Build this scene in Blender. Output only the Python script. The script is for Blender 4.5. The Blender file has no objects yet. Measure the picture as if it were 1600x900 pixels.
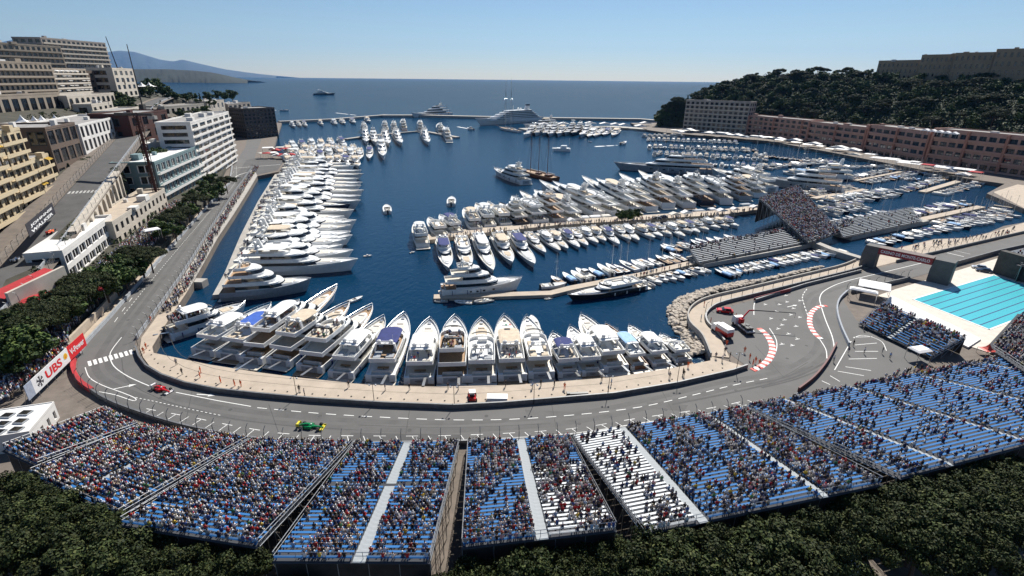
import bpy, math, random
import numpy as np
from mathutils import Vector, Matrix
sc = bpy.context.scene
COL = sc.collection
R = math.radians
# ---------------------------------------------------------------- camera
CH = 62.0; FOC = 800.0
PIT = math.atan(327.5/800); ROL = math.atan(7/660)
_F = Vector((0, math.cos(PIT), -math.sin(PIT))); _U = Vector((0, math.sin(PIT), math.cos(PIT))); _X = Vector((1, 0, 0))
CR = _X*math.cos(ROL)+_U*math.sin(ROL); CU = _U*math.cos(ROL)-_X*math.sin(ROL)
cd = bpy.data.cameras.new('camera'); cam = bpy.data.objects.new('camera', cd); COL.objects.link(cam)
cd.sensor_width = 36; cd.lens = 18.0; cd.clip_start = 0.5; cd.clip_end = 90000
cam.matrix_world = Matrix(((CR.x, CU.x, -_F.x, 0), (CR.y, CU.y, -_F.y, 0), (CR.z, CU.z, -_F.z, CH), (0, 0, 0, 1)))
sc.camera = cam
# ---------------------------------------------------------------- sky, sun, exposure
SUN_EL, SUN_AZ = R(47), R(17)          # azimuth to the right of straight ahead (+Y)
w = bpy.data.worlds.new('World'); sc.world = w; w.use_nodes = True
nt = w.node_tree; nt.nodes.clear()
sky = nt.nodes.new('ShaderNodeTexSky'); sky.sky_type = 'NISHITA'; sky.sun_disc = False
sky.sun_elevation = SUN_EL; sky.sun_rotation = SUN_AZ; sky.altitude = 50; sky.air_density = 1.0; sky.dust_density = 0.0; sky.ozone_density = 4.0
bg = nt.nodes.new('ShaderNodeBackground'); bg.inputs[1].default_value = 0.056
out = nt.nodes.new('ShaderNodeOutputWorld'); nt.links.new(sky.outputs[0], bg.inputs[0]); nt.links.new(bg.outputs[0], out.inputs[0])
sd = bpy.data.lights.new('sun', 'SUN'); sd.energy = 5.0; sd.angle = R(0.53); sd.color = (1, 0.95, 0.87)
sun = bpy.data.objects.new('sun', sd); COL.objects.link(sun)
sv = Vector((math.sin(SUN_AZ)*math.cos(SUN_EL), math.cos(SUN_AZ)*math.cos(SUN_EL), math.sin(SUN_EL)))
sun.rotation_euler = sv.to_track_quat('Z', 'Y').to_euler(); sun.location = (0, 0, 300)
vs = sc.view_settings; vs.view_transform = 'Standard'; vs.look = 'None'; vs.exposure = 0.55; vs.gamma = 1.0; vs.use_curve_mapping = False
sc.render.engine = 'CYCLES'; sc.cycles.use_denoising = True; sc.cycles.max_bounces = 6; sc.cycles.volume_bounces = 0
sc.cycles.transparent_max_bounces = 6; sc.cycles.caustics_reflective = False; sc.cycles.caustics_refractive = False
try: sc.cycles.denoising_prefilter = 'ACCURATE'
except Exception: pass
# ---------------------------------------------------------------- helpers
rnd = random.Random(7)
QZ = 2.5
def _ray(u, v): return CR*((u-800)/FOC)+CU*((450-v)/FOC)+_F
def P(u, v, z=QZ):                      # photo pixel -> point on the level z
    d = _ray(u, v); t = (z-CH)/d.z; return Vector((d.x*t, d.y*t, z))
def PD(u, v, Y):                        # photo pixel -> point at ground distance Y
    d = _ray(u, v); t = Y/d.y; return Vector((d.x*t, Y, CH+d.z*t))
def ZT(x, y, v):                        # height of the point above (x,y) seen at photo row v
    k = (450-v)/FOC; a = CU-_F*k; return CH-(x*a.x+y*a.y)/a.z
def V(*a): return Vector(a)
def lerp(a, b, t): return a+(b-a)*t
def ordn(i):
    W = ['first','second','third','fourth','fifth','sixth','seventh','eighth','ninth','tenth','eleventh','twelfth','thirteenth','fourteenth','fifteenth','sixteenth','seventeenth','eighteenth','nineteenth','twentieth']
    if i < 20: return W[i]
    T = ['twenty','thirty','forty','fifty','sixty','seventy','eighty','ninety']
    n = i+1; t, o = T[n//10-2], n % 10
    return t+'-'+W[o-1] if o else t[:-1]+'ieth'
class MB:
    def __init__(s): s.v = []; s.f = []; s.m = []
    def add(s, vs, fs, mi=0):
        b = len(s.v); s.v += [tuple(q) for q in vs]
        for f in fs: s.f.append(tuple(i+b for i in f)); s.m.append(mi)
        return s
    def box(s, x0, x1, y0, y1, z0, z1, mi=0):
        return s.add([(x0,y0,z0),(x1,y0,z0),(x1,y1,z0),(x0,y1,z0),(x0,y0,z1),(x1,y0,z1),(x1,y1,z1),(x0,y1,z1)],
                     [(3,2,1,0),(4,5,6,7),(0,1,5,4),(1,2,6,5),(2,3,7,6),(3,0,4,7)], mi)
    def obox(s, c, ex, ey, hx, hy, z0, z1, mi=0):
        c = Vector((c[0], c[1], 0)); ex = Vector((ex[0], ex[1], 0)); ey = Vector((ey[0], ey[1], 0))
        q = [c-ex*hx-ey*hy, c+ex*hx-ey*hy, c+ex*hx+ey*hy, c-ex*hx+ey*hy]
        return s.prism(q, z0, z1, mi)
    def prism(s, poly, z0, z1, mi=0, mt=None, bottom=True):
        n = len(poly); A = sum(poly[i][0]*poly[(i+1) % n][1]-poly[(i+1) % n][0]*poly[i][1] for i in range(n))
        if A < 0: poly = list(poly)[::-1]
        b = len(s.v)
        s.v += [(q[0], q[1], z0) for q in poly]+[(q[0], q[1], z1) for q in poly]
        for i in range(n):
            j = (i+1) % n; s.f.append((b+i, b+j, b+n+j, b+n+i)); s.m.append(mi)
        s.f.append(tuple(b+n+i for i in range(n))); s.m.append(mi if mt is None else mt)
        if bottom: s.f.append(tuple(b+i for i in range(n-1, -1, -1))); s.m.append(mi)
        return s
    def loft(s, rings, mi=0, closed=True, cap0=True, cap1=True, mc=None):
        b = len(s.v); n = len(rings[0])
        for r in rings: s.v += [tuple(q) for q in r]
        for k in range(len(rings)-1):
            for i in range(n if closed else n-1):
                j = (i+1) % n
                s.f.append((b+k*n+i, b+k*n+j, b+(k+1)*n+j, b+(k+1)*n+i)); s.m.append(mi)
        mc = mi if mc is None else mc
        if cap0: s.f.append(tuple(b+i for i in range(n-1, -1, -1))); s.m.append(mc)
        if cap1: s.f.append(tuple(b+(len(rings)-1)*n+i for i in range(n))); s.m.append(mc)
        return s
    def tube(s, pts, r, n=4, mi=0, r1=None, cap=True):
        pts = [Vector(q) for q in pts]; rings = []
        for k, q in enumerate(pts):
            d = (pts[min(k+1, len(pts)-1)]-pts[max(k-1, 0)])
            if d.length < 1e-6: d = Vector((0, 0, 1))
            d.normalize(); a = d.cross(Vector((0, 0, 1)) if abs(d.z) < .9 else Vector((0, 1, 0))).normalized(); c = d.cross(a)
            rr = r if r1 is None else r+(r1-r)*k/max(1, len(pts)-1)
            rings.append([q+a*(math.cos(2*math.pi*i/n)*rr)+c*(math.sin(2*math.pi*i/n)*rr) for i in range(n)])
        return s.loft(rings, mi, True, cap, cap)
    def disc(s, c, r, axis, h, n=12, mi=0, mc=None):
        c = Vector(c); ax = Vector(axis).normalized(); a = ax.cross(Vector((0, 0, 1)) if abs(ax.z) < .9 else Vector((0, 1, 0))).normalized(); b = ax.cross(a)
        ring = lambda t: [c+ax*t+a*(math.cos(2*math.pi*i/n)*r)+b*(math.sin(2*math.pi*i/n)*r) for i in range(n)]
        return s.loft([ring(-h/2), ring(h/2)], mi, mc=mc)
    def ball(s, c, r, n=8, k=5, mi=0, sz=1):
        rings = []
        for j in range(k):
            a = math.pi*(j+.35)/(k-.3)-math.pi/2
            a = max(-1.45, min(1.45, a)); rings.append([(c[0]+r*math.cos(a)*math.cos(2*math.pi*i/n), c[1]+r*math.cos(a)*math.sin(2*math.pi*i/n), c[2]+r*sz*math.sin(a)) for i in range(n)])
        return s.loft(rings, mi)
    def mesh(s, name, mats):
        if not isinstance(mats, (list, tuple)): mats = [mats]
        me = bpy.data.meshes.new(name); me.from_pydata(s.v, [], s.f)
        for m in mats: me.materials.append(m)
        if len(mats) > 1: me.polygons.foreach_set('material_index', np.array(s.m, dtype=np.int32))
        me.update(); return me
def link(name, me, parent=None):
    o = bpy.data.objects.new(name, me); COL.objects.link(o)
    if parent is not None: o.parent = parent
    return o
def ob(name, mb, mats, parent=None): return link(name, mb.mesh(name, mats) if isinstance(mb, MB) else mb, parent)
def tag(o, label=None, cat=None, group=None, kind=None):
    if label: o['label'] = label
    if cat: o['category'] = cat
    if group: o['group'] = group
    if kind: o['kind'] = kind
    return o
def struct(name, mb, mats): return tag(ob(name, mb, mats), kind='structure')
def thing(name, label, cat, loc=(0, 0, 0), rz=0, group=None, scale=None):
    o = bpy.data.objects.new(name, None); COL.objects.link(o); o.location = loc; o.rotation_euler = (0, 0, rz); o.empty_display_size = .5
    if scale: o.scale = scale
    return tag(o, label, cat, group)
def spawn(proto, name, label, cat, loc, rz=0, scale=None, group=None):
    """proto: list of (part name, mesh, index of the parent part or None)"""
    t = thing(name, label, cat, loc, rz, group, scale); made = []
    for nm, me, pi in proto:
        made.append(link(nm, me, t if pi is None else made[pi]))
    return t
# ---------------------------------------------------------------- materials
MT = {}
def mat(name, col, rough=.6, metal=0, var=.18, scale=1.0, bump=0, attr=None, spec=.5, trans=0):
    if name in MT: return MT[name]
    m = bpy.data.materials.new(name); m.use_nodes = True; n = m.node_tree.nodes; l = m.node_tree.links
    b = n['Principled BSDF']; b.inputs['Roughness'].default_value = rough; b.inputs['Metallic'].default_value = metal
    b.inputs['Specular IOR Level'].default_value = spec
    c = (*col, 1) if len(col) == 3 else col
    src = None
    if attr:
        a = n.new('ShaderNodeVertexColor'); a.layer_name = attr; src = a.outputs[0]
    if var > 0:
        tc = n.new('ShaderNodeTexCoord'); nz = n.new('ShaderNodeTexNoise'); nz.inputs['Scale'].default_value = scale; nz.inputs['Detail'].default_value = 6
        nz.inputs['Roughness'].default_value = .65
        l.new(tc.outputs['Object'], nz.inputs['Vector'])
        mr = n.new('ShaderNodeMapRange'); mr.inputs[1].default_value = .3; mr.inputs[2].default_value = .7; mr.inputs[3].default_value = 1-var; mr.inputs[4].default_value = 1+var
        l.new(nz.outputs[0], mr.inputs[0])
        mx = n.new('ShaderNodeMix'); mx.data_type = 'RGBA'; mx.blend_type = 'MULTIPLY'; mx.inputs[0].default_value = 1
        if src: l.new(src, mx.inputs[6])
        else: mx.inputs[6].default_value = c
        l.new(mr.outputs[0], mx.inputs[7]); src = mx.outputs[2]
        if bump:
            bp = n.new('ShaderNodeBump'); bp.inputs['Strength'].default_value = bump; bp.inputs['Distance'].default_value = .05
            l.new(nz.outputs[0], bp.inputs['Height']); l.new(bp.outputs[0], b.inputs['Normal'])
    if src: l.new(src, b.inputs['Base Color'])
    else: b.inputs['Base Color'].default_value = c
    if trans: b.inputs['Transmission Weight'].default_value = trans
    MT[name] = m; return m
M = dict(
 white=mat('gelcoat_white', (.76,.76,.74), .28, var=.07, scale=.6), cream=mat('gelcoat_cream', (.66,.61,.52), .35, var=.1),
 grey=mat('grey_paint', (.33,.35,.37), .35), dark=mat('dark_trim', (.02,.022,.025), .4), navyhull=mat('navy_hull', (.012,.018,.04), .15),
 glass=mat('tinted_glass', (.008,.01,.013), .06, var=0, spec=.8), teak=mat('teak', (.34,.215,.12), .7, scale=2.5, var=.25), navy=mat('navy_canvas', (.018,.03,.14), .85),
 blue=mat('blue_canvas', (.03,.10,.42), .85), lblue=mat('pale_blue_canvas', (.30,.48,.72), .85), beige=mat('beige_canvas', (.55,.46,.35), .85), steel=mat('steel', (.55,.56,.57), .3, .9, var=.05),
 cush=mat('cushion', (.62,.58,.52), .9), red=mat('red_paint', (.55,.02,.02), .4), orange=mat('orange_cloth', (.75,.12,.02), .8),
 rubber=mat('rubber', (.02,.02,.02), .8), wood=mat('varnished_wood', (.16,.06,.025), .4, scale=3), ribgrey=mat('inflatable_grey', (.28,.29,.30), .6),
 asphalt=mat('asphalt', (.112,.109,.106), .85, var=.12, scale=.12, bump=.1), oldasphalt=mat('old_asphalt', (.082,.08,.079), .9, var=.22, scale=.2),
 quay=mat('quay_stone', (.42,.35,.275), .85, var=.14, scale=.35, bump=.1), concrete=mat('concrete', (.36,.34,.31), .85, var=.2, scale=.4, bump=.1), paint=mat('road_paint', (.72,.72,.70), .7, var=.15, scale=3),
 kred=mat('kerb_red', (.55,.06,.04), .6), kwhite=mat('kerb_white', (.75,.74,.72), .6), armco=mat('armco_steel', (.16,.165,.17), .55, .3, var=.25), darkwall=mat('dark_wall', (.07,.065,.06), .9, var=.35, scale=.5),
 rock=mat('rock', (.44,.385,.32), .9, var=.35, scale=.7, bump=.5), soil=mat('soil', (.05,.047,.033), .95, var=.4, scale=.15, bump=.4), pave=mat('pavement', (.15,.125,.105), .9, var=.25, scale=.4),
 seatblue=mat('seat_blue', (.012,.135,.38), .8, var=.16, scale=.8), seatwhite=mat('seat_white', (.40,.44,.48), .5, var=.12), tread=mat('tread_board', (.045,.05,.06), .9, var=.3), stain=mat('stained_asphalt', (.094,.092,.09), .85, var=.18, scale=.3), tar=mat('tar_joint', (.06,.06,.06), .8), hillsoil=mat('wooded_ground', (.018,.026,.010), .95, var=.5, scale=.08, bump=.4), alu=mat('scaffold', (.42,.43,.44), .45, .6, var=.1), aisle=mat('aisle_board', (.30,.33,.35), .7, var=.2),
 bark=mat('bark', (.09,.06,.045), .95, var=.4, scale=2, bump=.6), person=mat('clothing', (1,1,1), .85, var=0, attr='Col'), leaf=mat('foliage', (1,1,1), .75, var=0, attr='Col', spec=.25),
 tent=mat('tent_white', (.78,.77,.76), .8, var=.05), awnred=mat('awning_red', (.38,.02,.025), .85), awnyel=mat('awning_yellow', (.62,.42,.05), .85), roofgrey=mat('roof_grey', (.27,.26,.25), .9, var=.25, scale=.3), green=mat('green_paint', (.01,.17,.06), .35))
# ================================================================ plan-drawing helpers
def P2(l, z=QZ): return [P(u, v, z) for u, v in l]
def offs(pts, d):
    r = []
    for k, q in enumerate(pts):
        a = pts[max(k-1, 0)]; b = pts[min(k+1, len(pts)-1)]; t = Vector((b.x-a.x, b.y-a.y, 0)); t.normalize()
        r.append(Vector((q.x-t.y*d, q.y+t.x*d, q.z)))
    return r
def crv(pts, n=5):                     # Catmull-Rom
    r = []
    for k in range(len(pts)-1):
        p0, p1, p2, p3 = pts[max(k-1, 0)], pts[k], pts[k+1], pts[min(k+2, len(pts)-1)]
        for i in range(n):
            t = i/n; r.append(.5*((2*p1)+(p2-p0)*t+(2*p0-5*p1+4*p2-p3)*t*t+(3*p1-p0-3*p2+p3)*t**3))
    return r+[pts[-1].copy()]
def resamp(pts, step):
    r = [pts[0].copy()]; acc = 0; need = step
    for a, b in zip(pts, pts[1:]):
        L = (b-a).length; pos = 0
        while pos+need <= L:
            pos += need; r.append(a.lerp(b, pos/L)); need = step
        need -= L-pos
    return r
def ribbon(mb, pts, d0, d1, dz=0, mi=0):
    A = offs(pts, d0); B = offs(pts, d1); up = [(q.x, q.y, q.z+dz) for q in A]+[(q.x, q.y, q.z+dz) for q in B]; n = len(pts)
    return mb.add(up, [(i, i+1, n+i+1, n+i) if d1 > d0 else (n+i, n+i+1, i+1, i) for i in range(n-1)], mi)
def sweep(mb, pts, prof, mi=0, caps=True):       # prof: closed list of (offset, height)
    rings = []; O = [offs(pts, d) for d, h in prof]
    for k in range(len(pts)): rings.append([(O[j][k].x, O[j][k].y, pts[k].z+prof[j][1]) for j in range(len(prof))])
    return mb.loft(rings, mi, True, caps, caps)
def dashes(mb, pts, w, on, off, dz=.012, mi=0):
    q = resamp(pts, .5); per = int((on+off)/.5); no = max(1, int(on/.5)); i = 0
    while i+no < len(q): ribbon(mb, q[i:i+no+1], -w/2, w/2, dz, mi); i += per
def flat(mb, poly, z, mi=0):
    n = len(poly); A = sum(poly[i][0]*poly[(i+1) % n][1]-poly[(i+1) % n][0]*poly[i][1] for i in range(n))
    if A < 0: poly = list(poly)[::-1]
    return mb.add([(q[0], q[1], z) for q in poly], [tuple(range(n))], mi)
# ================================================================ sea
def water_mat(name, col, rough, sc1, st, sea=False):
    m = bpy.data.materials.new(name); m.use_nodes = True; n = m.node_tree.nodes; l = m.node_tree.links; b = n['Principled BSDF']
    b.inputs['Base Color'].default_value = (*col, 1); b.inputs['Roughness'].default_value = rough; b.inputs['IOR'].default_value = 1.24
    tc = n.new('ShaderNodeTexCoord'); mp = n.new('ShaderNodeMapping'); mp.inputs['Scale'].default_value = (1, .55, 1); l.new(tc.outputs['Object'], mp.inputs[0])
    a = n.new('ShaderNodeTexNoise'); a.inputs['Scale'].default_value = sc1; a.inputs['Detail'].default_value = 7; a.inputs['Roughness'].default_value = .62; l.new(mp.outputs[0], a.inputs['Vector'])
    c = n.new('ShaderNodeTexNoise'); c.inputs['Scale'].default_value = .008; c.inputs['Detail'].default_value = 4; l.new(mp.outputs[0], c.inputs['Vector'])
    ad = n.new('ShaderNodeMath'); ad.operation = 'MULTIPLY_ADD'; l.new(c.outputs[0], ad.inputs[0]); ad.inputs[1].default_value = .8; l.new(a.outputs[0], ad.inputs[2])
    bp = n.new('ShaderNodeBump'); bp.inputs['Strength'].default_value = st; bp.inputs['Distance'].default_value = .6; l.new(ad.outputs[0], bp.inputs['Height']); l.new(bp.outputs[0], b.inputs['Normal'])
    mr = n.new('ShaderNodeMapRange'); mr.inputs[1].default_value = .35; mr.inputs[2].default_value = .65; mr.inputs[3].default_value = rough*.6; mr.inputs[4].default_value = rough*1.8
    l.new(c.outputs[0], mr.inputs[0]); l.new(mr.outputs[0], b.inputs['Roughness'])
    if sea:                              # wind-ruffled sea: grazing reflection never gets mirror-like
        df = n.new('ShaderNodeBsdfDiffuse'); df.inputs[0].default_value = (*col, 1); gl = n.new('ShaderNodeBsdfGlossy'); l.new(mr.outputs[0], gl.inputs['Roughness']); l.new(bp.outputs[0], gl.inputs['Normal'])
        fr = n.new('ShaderNodeFresnel'); fr.inputs[0].default_value = 1.33; l.new(bp.outputs[0], fr.inputs['Normal']); mn = n.new('ShaderNodeMath'); mn.operation = 'MINIMUM'; mn.inputs[1].default_value = .3; l.new(fr.outputs[0], mn.inputs[0])
        mx = n.new('ShaderNodeMixShader'); l.new(mn.outputs[0], mx.inputs[0]); l.new(df.outputs[0], mx.inputs[1]); l.new(gl.outputs[0], mx.inputs[2]); n.remove(b); l.new(mx.outputs[0], n['Material Output'].inputs[0])
    return m
WAT = water_mat('sea_water', (.001, .026, .064), .07, .45, .5, True)
mb = MB(); rr = [0, 300, 900, 3000, 9000, 24000]; N = 72
mb.v.append((0, 300, 0))
for r_ in rr[1:]:
    mb.v += [(r_*math.cos(2*math.pi*i/N), 300+r_*math.sin(2*math.pi*i/N), 0) for i in range(N)]
for i in range(N): mb.f.append((0, 1+i, 1+(i+1) % N)); mb.m.append(0)
for k in range(len(rr)-2):
    for i in range(N):
        j = (i+1) % N; mb.f.append((1+k*N+i, 1+(k+1)*N+i, 1+(k+1)*N+j, 1+k*N+j)); mb.m.append(0)
struct('sea', mb, WAT)
# ================================================================ land
LOWL = [(388,210),(383,230),(364,260),(360,287),(325,325),(267,390),(232,430),(175,497),(140,535),(122,560),(120,577),(130,597),(150,612),(175,627),(212,642),(281,664),(359,680),(450,692),(553,694),(718,692),(890,682),(1000,665),(1113,649),(1162,637)]
RIN = [(410,215),(400,240),(394,262),(375,288),(350,325),(327,360),(300,405),(277,440),(240,492),(212,530),(209,547),(214,562),(225,577),(250,592),(287,605),(337,615),(400,622),(487,630),(600,637),(710,641),(785,637),(960,622),(1060,605),(1147,585),(1170,577)]
SEAE = [(402,275),(390,295),(365,335),(340,372),(318,412),(295,452),(262,502),(238,542),(240,552),(325,570),(400,582),(460,590),(575,602),(685,605),(810,602),(960,590),(1060,574),(1110,564)]
PROM = [(1110,557),(1097,527),(1078,507),(1075,490),(1087,476),(1110,466),(1160,454),(1260,430),(1313,417),(1336,408)]
lowl = P2(LOWL); rin = P2(RIN); seae = P2(SEAE); prom = P2(PROM)
FARL = P2([(440,192),(436,204),(432,216),(428,230),(436,243),(446,252),(436,268)])
RQ = P2([(1350,404),(1406,386),(1460,373),(1511,371),(1545,363),(1568,353),(1640,340)])
RQ2 = P2([(1640,333),(1600,326),(1542,302),(1570,287),(1500,277),(1430,263),(1300,238),(1200,220),(1100,212),(1040,207),(1012,203),(985,192)])
coast = FARL+seae+prom+RQ+RQ2+[V(330,830,QZ), V(480,900,QZ), V(1200,800,QZ), V(1200,-250,QZ), V(-1200,-250,QZ), V(-1200,820,QZ), V(-480,840,QZ)]
mb = MB(); mb.prism(coast, -3, QZ-.06, 0, bottom=False); struct('ground', mb, M['pave'])
# track
OUT2 = P2([(1205,640),(1290,628),(1400,592),(1462,562),(1400,532),(1338,500),(1318,470),(1322,457),(1375,447),(1440,430),(1560,394),(1680,366)])
IN2 = P2([(1680,348),(1552,378),(1428,406),(1370,419),(1255,446),(1150,476),(1112,484),(1096,492),(1094,506),(1110,526),(1140,552),(1166,572)])
mb = MB(); flat(mb, lowl+OUT2+IN2+rin[::-1], QZ); track = struct('track', mb, M['asphalt'])
mb = MB(); flat(mb, P2([(360,288),(385,250),(404,246),(444,251),(434,266),(402,273),(376,287)]), QZ+.006); ob('runoff_area', mb, M['oldasphalt'], track)
# promenade quay
mb = MB(); inn = offs(rin[7:], 1.2); mb.prism(inn+prom[:1]+seae[5:][::-1], QZ-.3, QZ+.14); quay = struct('quay', mb, M['quay'])
mb = MB(); mb.prism(seae[:6]+offs(rin[2:8], .9)[::-1], QZ-.3, QZ+.142); struct('quay_walk', mb, M['concrete'])
sk = MB(); sk.disc((0, 0, .05), .17, (0, 0, 1), .1, 8); skm = sk.mesh('socket', M['darkwall'])
for k, q in enumerate(resamp(offs(inn[3:-1], 1.6), 2.7)): link('socket', skm, quay).location = (q.x, q.y, QZ+.14)
mb = MB()
for d in (4.0, 6.3): ribbon(mb, offs(inn[3:-2], d), -.04, .04, .147)
ob('paving_joint', mb, M['darkwall'], quay)
mb = MB(); flat(mb, P2([(1345,410),(1406,387),(1460,374),(1511,372),(1545,364),(1600,348),(1640,340),(1640,352),(1552,375),(1428,402),(1372,416),(1350,420)]), QZ-.03); struct('quay_apron', mb, M['quay'])
mb = MB(); flat(mb, P2([(1552,300),(1590,288),(1680,300),(1680,330),(1640,332),(1600,325)]), QZ-.03); struct('quay_apron', mb, M['quay'])
# promontory walk + parapet
pw = crv(prom, 4); mb = MB(); sweep(mb, pw, [(-4.2, .02), (-.2, .02), (-.2, .17), (-4.2, .17)]); struct('sea_walk', mb, M['quay'])
mb = MB(); sweep(mb, pw, [(-.25, -.5), (.15, -.5), (.15, .95), (-.25, .95)]); tag(ob('parapet_wall', mb, M['concrete']), 'low stone parapet curving along the walkway above the boulders', 'wall')
mb = MB(); pe = offs(pw, -4.6); sweep(mb, pe[3:], [(-.2, 0), (.2, 0), (.2, 1.0), (-.2, 1.0)]); tag(ob('trackside_barrier', mb, M['armco']), 'grey barrier between the curved sea walk and the asphalt run-off', 'barrier')
# boulders
rk = thing('boulder_bank', 'bank of pale boulders between the curved sea walk and the water', 'boulders', tuple(P(1075,510,0)))
bms = []
for s in range(5):
    r = random.Random(s); mb = MB(); rings = []
    for j in range(4):
        a = -1.2+j*.8; rings.append([V(math.cos(a)*math.cos(i*1.047)*r.uniform(.75, 1.2), math.cos(a)*math.sin(i*1.047)*r.uniform(.75, 1.2), math.sin(a)*r.uniform(.6, .85)) for i in range(6)])
    mb.loft(rings); bms.append(mb.mesh('boulder', M['rock']))
bl = crv(P2([(1112,556),(1097,529),(1076,507),(1073,490),(1085,476),(1110,466),(1160,454),(1230,437),(1290,423)], 0), 5); rp = tuple(rk.location)
bq = resamp(bl, 1.0)
for k, q in enumerate(bq[:-1]):
    tt = (bq[k+1]-q).normalized(); wd = 5.5 if k < 62 else 3.2
    for d in np.arange(.6, wd, 1.05):
        x = q.x-tt.y*d+rnd.uniform(-.4, .4); y = q.y+tt.x*d+rnd.uniform(-.4, .4)
        o = link('boulder', bms[rnd.randrange(5)], rk); s = rnd.uniform(.55, 1.05); o.location = (x-rp[0], y-rp[1], 1.9-1.9*d/wd+rnd.uniform(-.2, .25)); o.scale = (s*1.2, s, s*.8); o.rotation_euler = (rnd.uniform(-.4, .4), rnd.uniform(-.4, .4), rnd.uniform(0, 6.3))
# ================================================================ markings
def mark(name, fn, m='paint'):
    mb = MB(); fn(mb); return ob(name, mb, M[m], track)
cl = crv(P2([(372,268),(340,312),(300,364),(255,418),(215,475),(190,512)]), 4)
mark('lane_line', lambda b: dashes(b, offs(cl, -2.6), .14, 3, 4))
mark('lane_line', lambda b: dashes(b, offs(crv(lowl[2:8], 3), 2.2)[:], .13, 1.2, 1.0))
mark('lane_line', lambda b: ribbon(b, crv(P2([(190,527),(176,545),(172,556),(178,572),(200,588),(233,603)]), 5), -.09, .09, .012))
mark('lane_line', lambda b: ribbon(b, P2([(275,613),(340,626),(392,635)]), -.09, .09, .012))
mark('lane_line', lambda b: dashes(b, crv(P2([(402,637),(500,646),(600,652),(700,656),(800,655),(900,648),(1000,636),(1080,618),(1145,602),(1200,591)]), 4), .17, 2.3, 1.3))
mark('lane_line', lambda b: ribbon(b, crv(P2([(133,574),(140,590),(160,602),(190,613),(211,622),(208,626),(180,617),(155,612)]), 4), -.08, .08, .012))
mark('lane_line', lambda b: dashes(b, crv(P2([(212,621),(250,629),(300,640),(350,650)]), 3), .13, .6, .5))
mark('lane_line', lambda b: ribbon(b, P2([(366,263),(400,260),(438,257)]), -.3, .3, .02))
mark('lane_line', lambda b: ribbon(b, crv(P2([(360,284),(372,274),(390,268),(402,262)]), 4), -.25, .25, .02))
# zebra crossing
za, zb = P(136,569), P(209,549)
for k in range(9):
    c = za.lerp(zb, (k+.5)/9); ex = (zb-za).normalized(); ey = V(-ex.y, ex.x, 0); mb = MB(); mb.add([c-ex*.3-ey*1.35, c+ex*.3-ey*1.35, c+ex*.3+ey*1.35, c-ex*.3+ey*1.35], [(0, 1, 2, 3)])
    o = ob('crossing_stripe', mb, M['paint'], track); o.location.z = .013
# parking bay marks along the near stands (T marks and slanted bays)
fr = crv(P2([(236,640),(300,652),(359,664),(450,678),(553,681),(718,680),(890,670),(1000,653),(1113,637),(1190,620)]), 5)
pk = resamp(fr, 2.9)
for k in range(len(pk)-1):
    a, b = pk[k], pk[k+1]; t = (b-a).normalized(); n = V(-t.y, t.x, 0); mb = MB(); s = -.5 if a.x > -30 else .1
    d = (n*-1.9+t*(-s)*1.9); e = t*.07
    mb.add([a-e, a+e, a+d+e, a+d-e], [(3, 2, 1, 0)])
    if k % 2 == 0: mb.add([a-t*1.1+n*.07, a-t*1.1-n*.07, a+t*1.1-n*.07, a+t*1.1+n*.07], [(0, 1, 2, 3)])
    o = ob('bay_mark', mb, M['paint'], track); o.location.z = .012
# swimming-pool section lines, arrows and kerbs
mark('lane_line', lambda b: ribbon(b, crv(P2([(1296,559),(1303,545),(1300,525),(1290,500),(1283,478),(1281,465),(1290,453),(1320,440),(1378,426),(1440,411)]), 5), -.12, .12, .012))
mark('lane_line', lambda b: ribbon(b, crv(P2([(1292,560),(1290,545),(1278,526),(1266,508)]), 4), -.1, .1, .012))
mark('lane_line', lambda b: dashes(b, crv(P2([(1262,492),(1256,475),(1254,462),(1262,450)]), 4), .2, 1.5, 1.2))
mark('lane_line', lambda b: ribbon(b, crv(P2([(1178,492),(1178,478),(1180,470)]), 4), -.1, .1, .012))
mark('lane_line', lambda b: ribbon(b, crv(P2([(1192,512),(1202,530),(1200,548),(1185,562)]), 4), 1.5, 1.7, .012))
for (u, v) in [(1240,482),(1228,462),(1226,500),(1244,510),(1218,476),(1225,447),(1250,496),(1216,514),(1240,452),(1205,498),(1208,462),(1232,522),(1222,538),(1246,530),(1212,450),(1196,476),(1236,492),(1250,470),(1230,472),(1213,487),(1222,508),(1238,540)]:
    c = P(u, v); mb = MB(); a = rnd.uniform(.2, .5); t = V(math.cos(a), math.sin(a), 0); n = V(-t.y, t.x, 0)
    mb.add([c-t*.7-n*.09, c+t*.7-n*.09, c+t*.7+n*.09, c-t*.7+n*.09, c+t*.1+n*.09, c+t*.35+n*.09, c+t*.35+n*.7, c+t*.1+n*.7], [(0, 1, 2, 3), (4, 5, 6, 7)])
    ob('bay_mark', mb, M['paint'], track).location.z = .012
for u0, v0, u1, v1 in [(1333,527,1363,526),(1336,539,1370,536),(1336,549,1372,549),(1326,561,1370,560),(1321,573,1361,579),(1309,580,1350,587),(1297,587,1312,596),(1284,595,1297,601),(1330,533,1304,578)]:
    mark('bay_mark', lambda b: ribbon(b, [P(u0, v0), P(u1, v1)], -.09, .09, .012))
mark('lane_line', lambda b: ribbon(b, crv(P2([(1334,528),(1345,524),(1360,526),(1378,534),(1385,548)]), 4), -.08, .08, .012))
mark('start_grid_line', lambda b: ribbon(b, P2([(1480,395),(1506,401)]), -.2, .2, .012))
mark('start_grid_line', lambda b: ribbon(b, P2([(1490,391),(1516,397)]), -.1, .1, .012))
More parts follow.
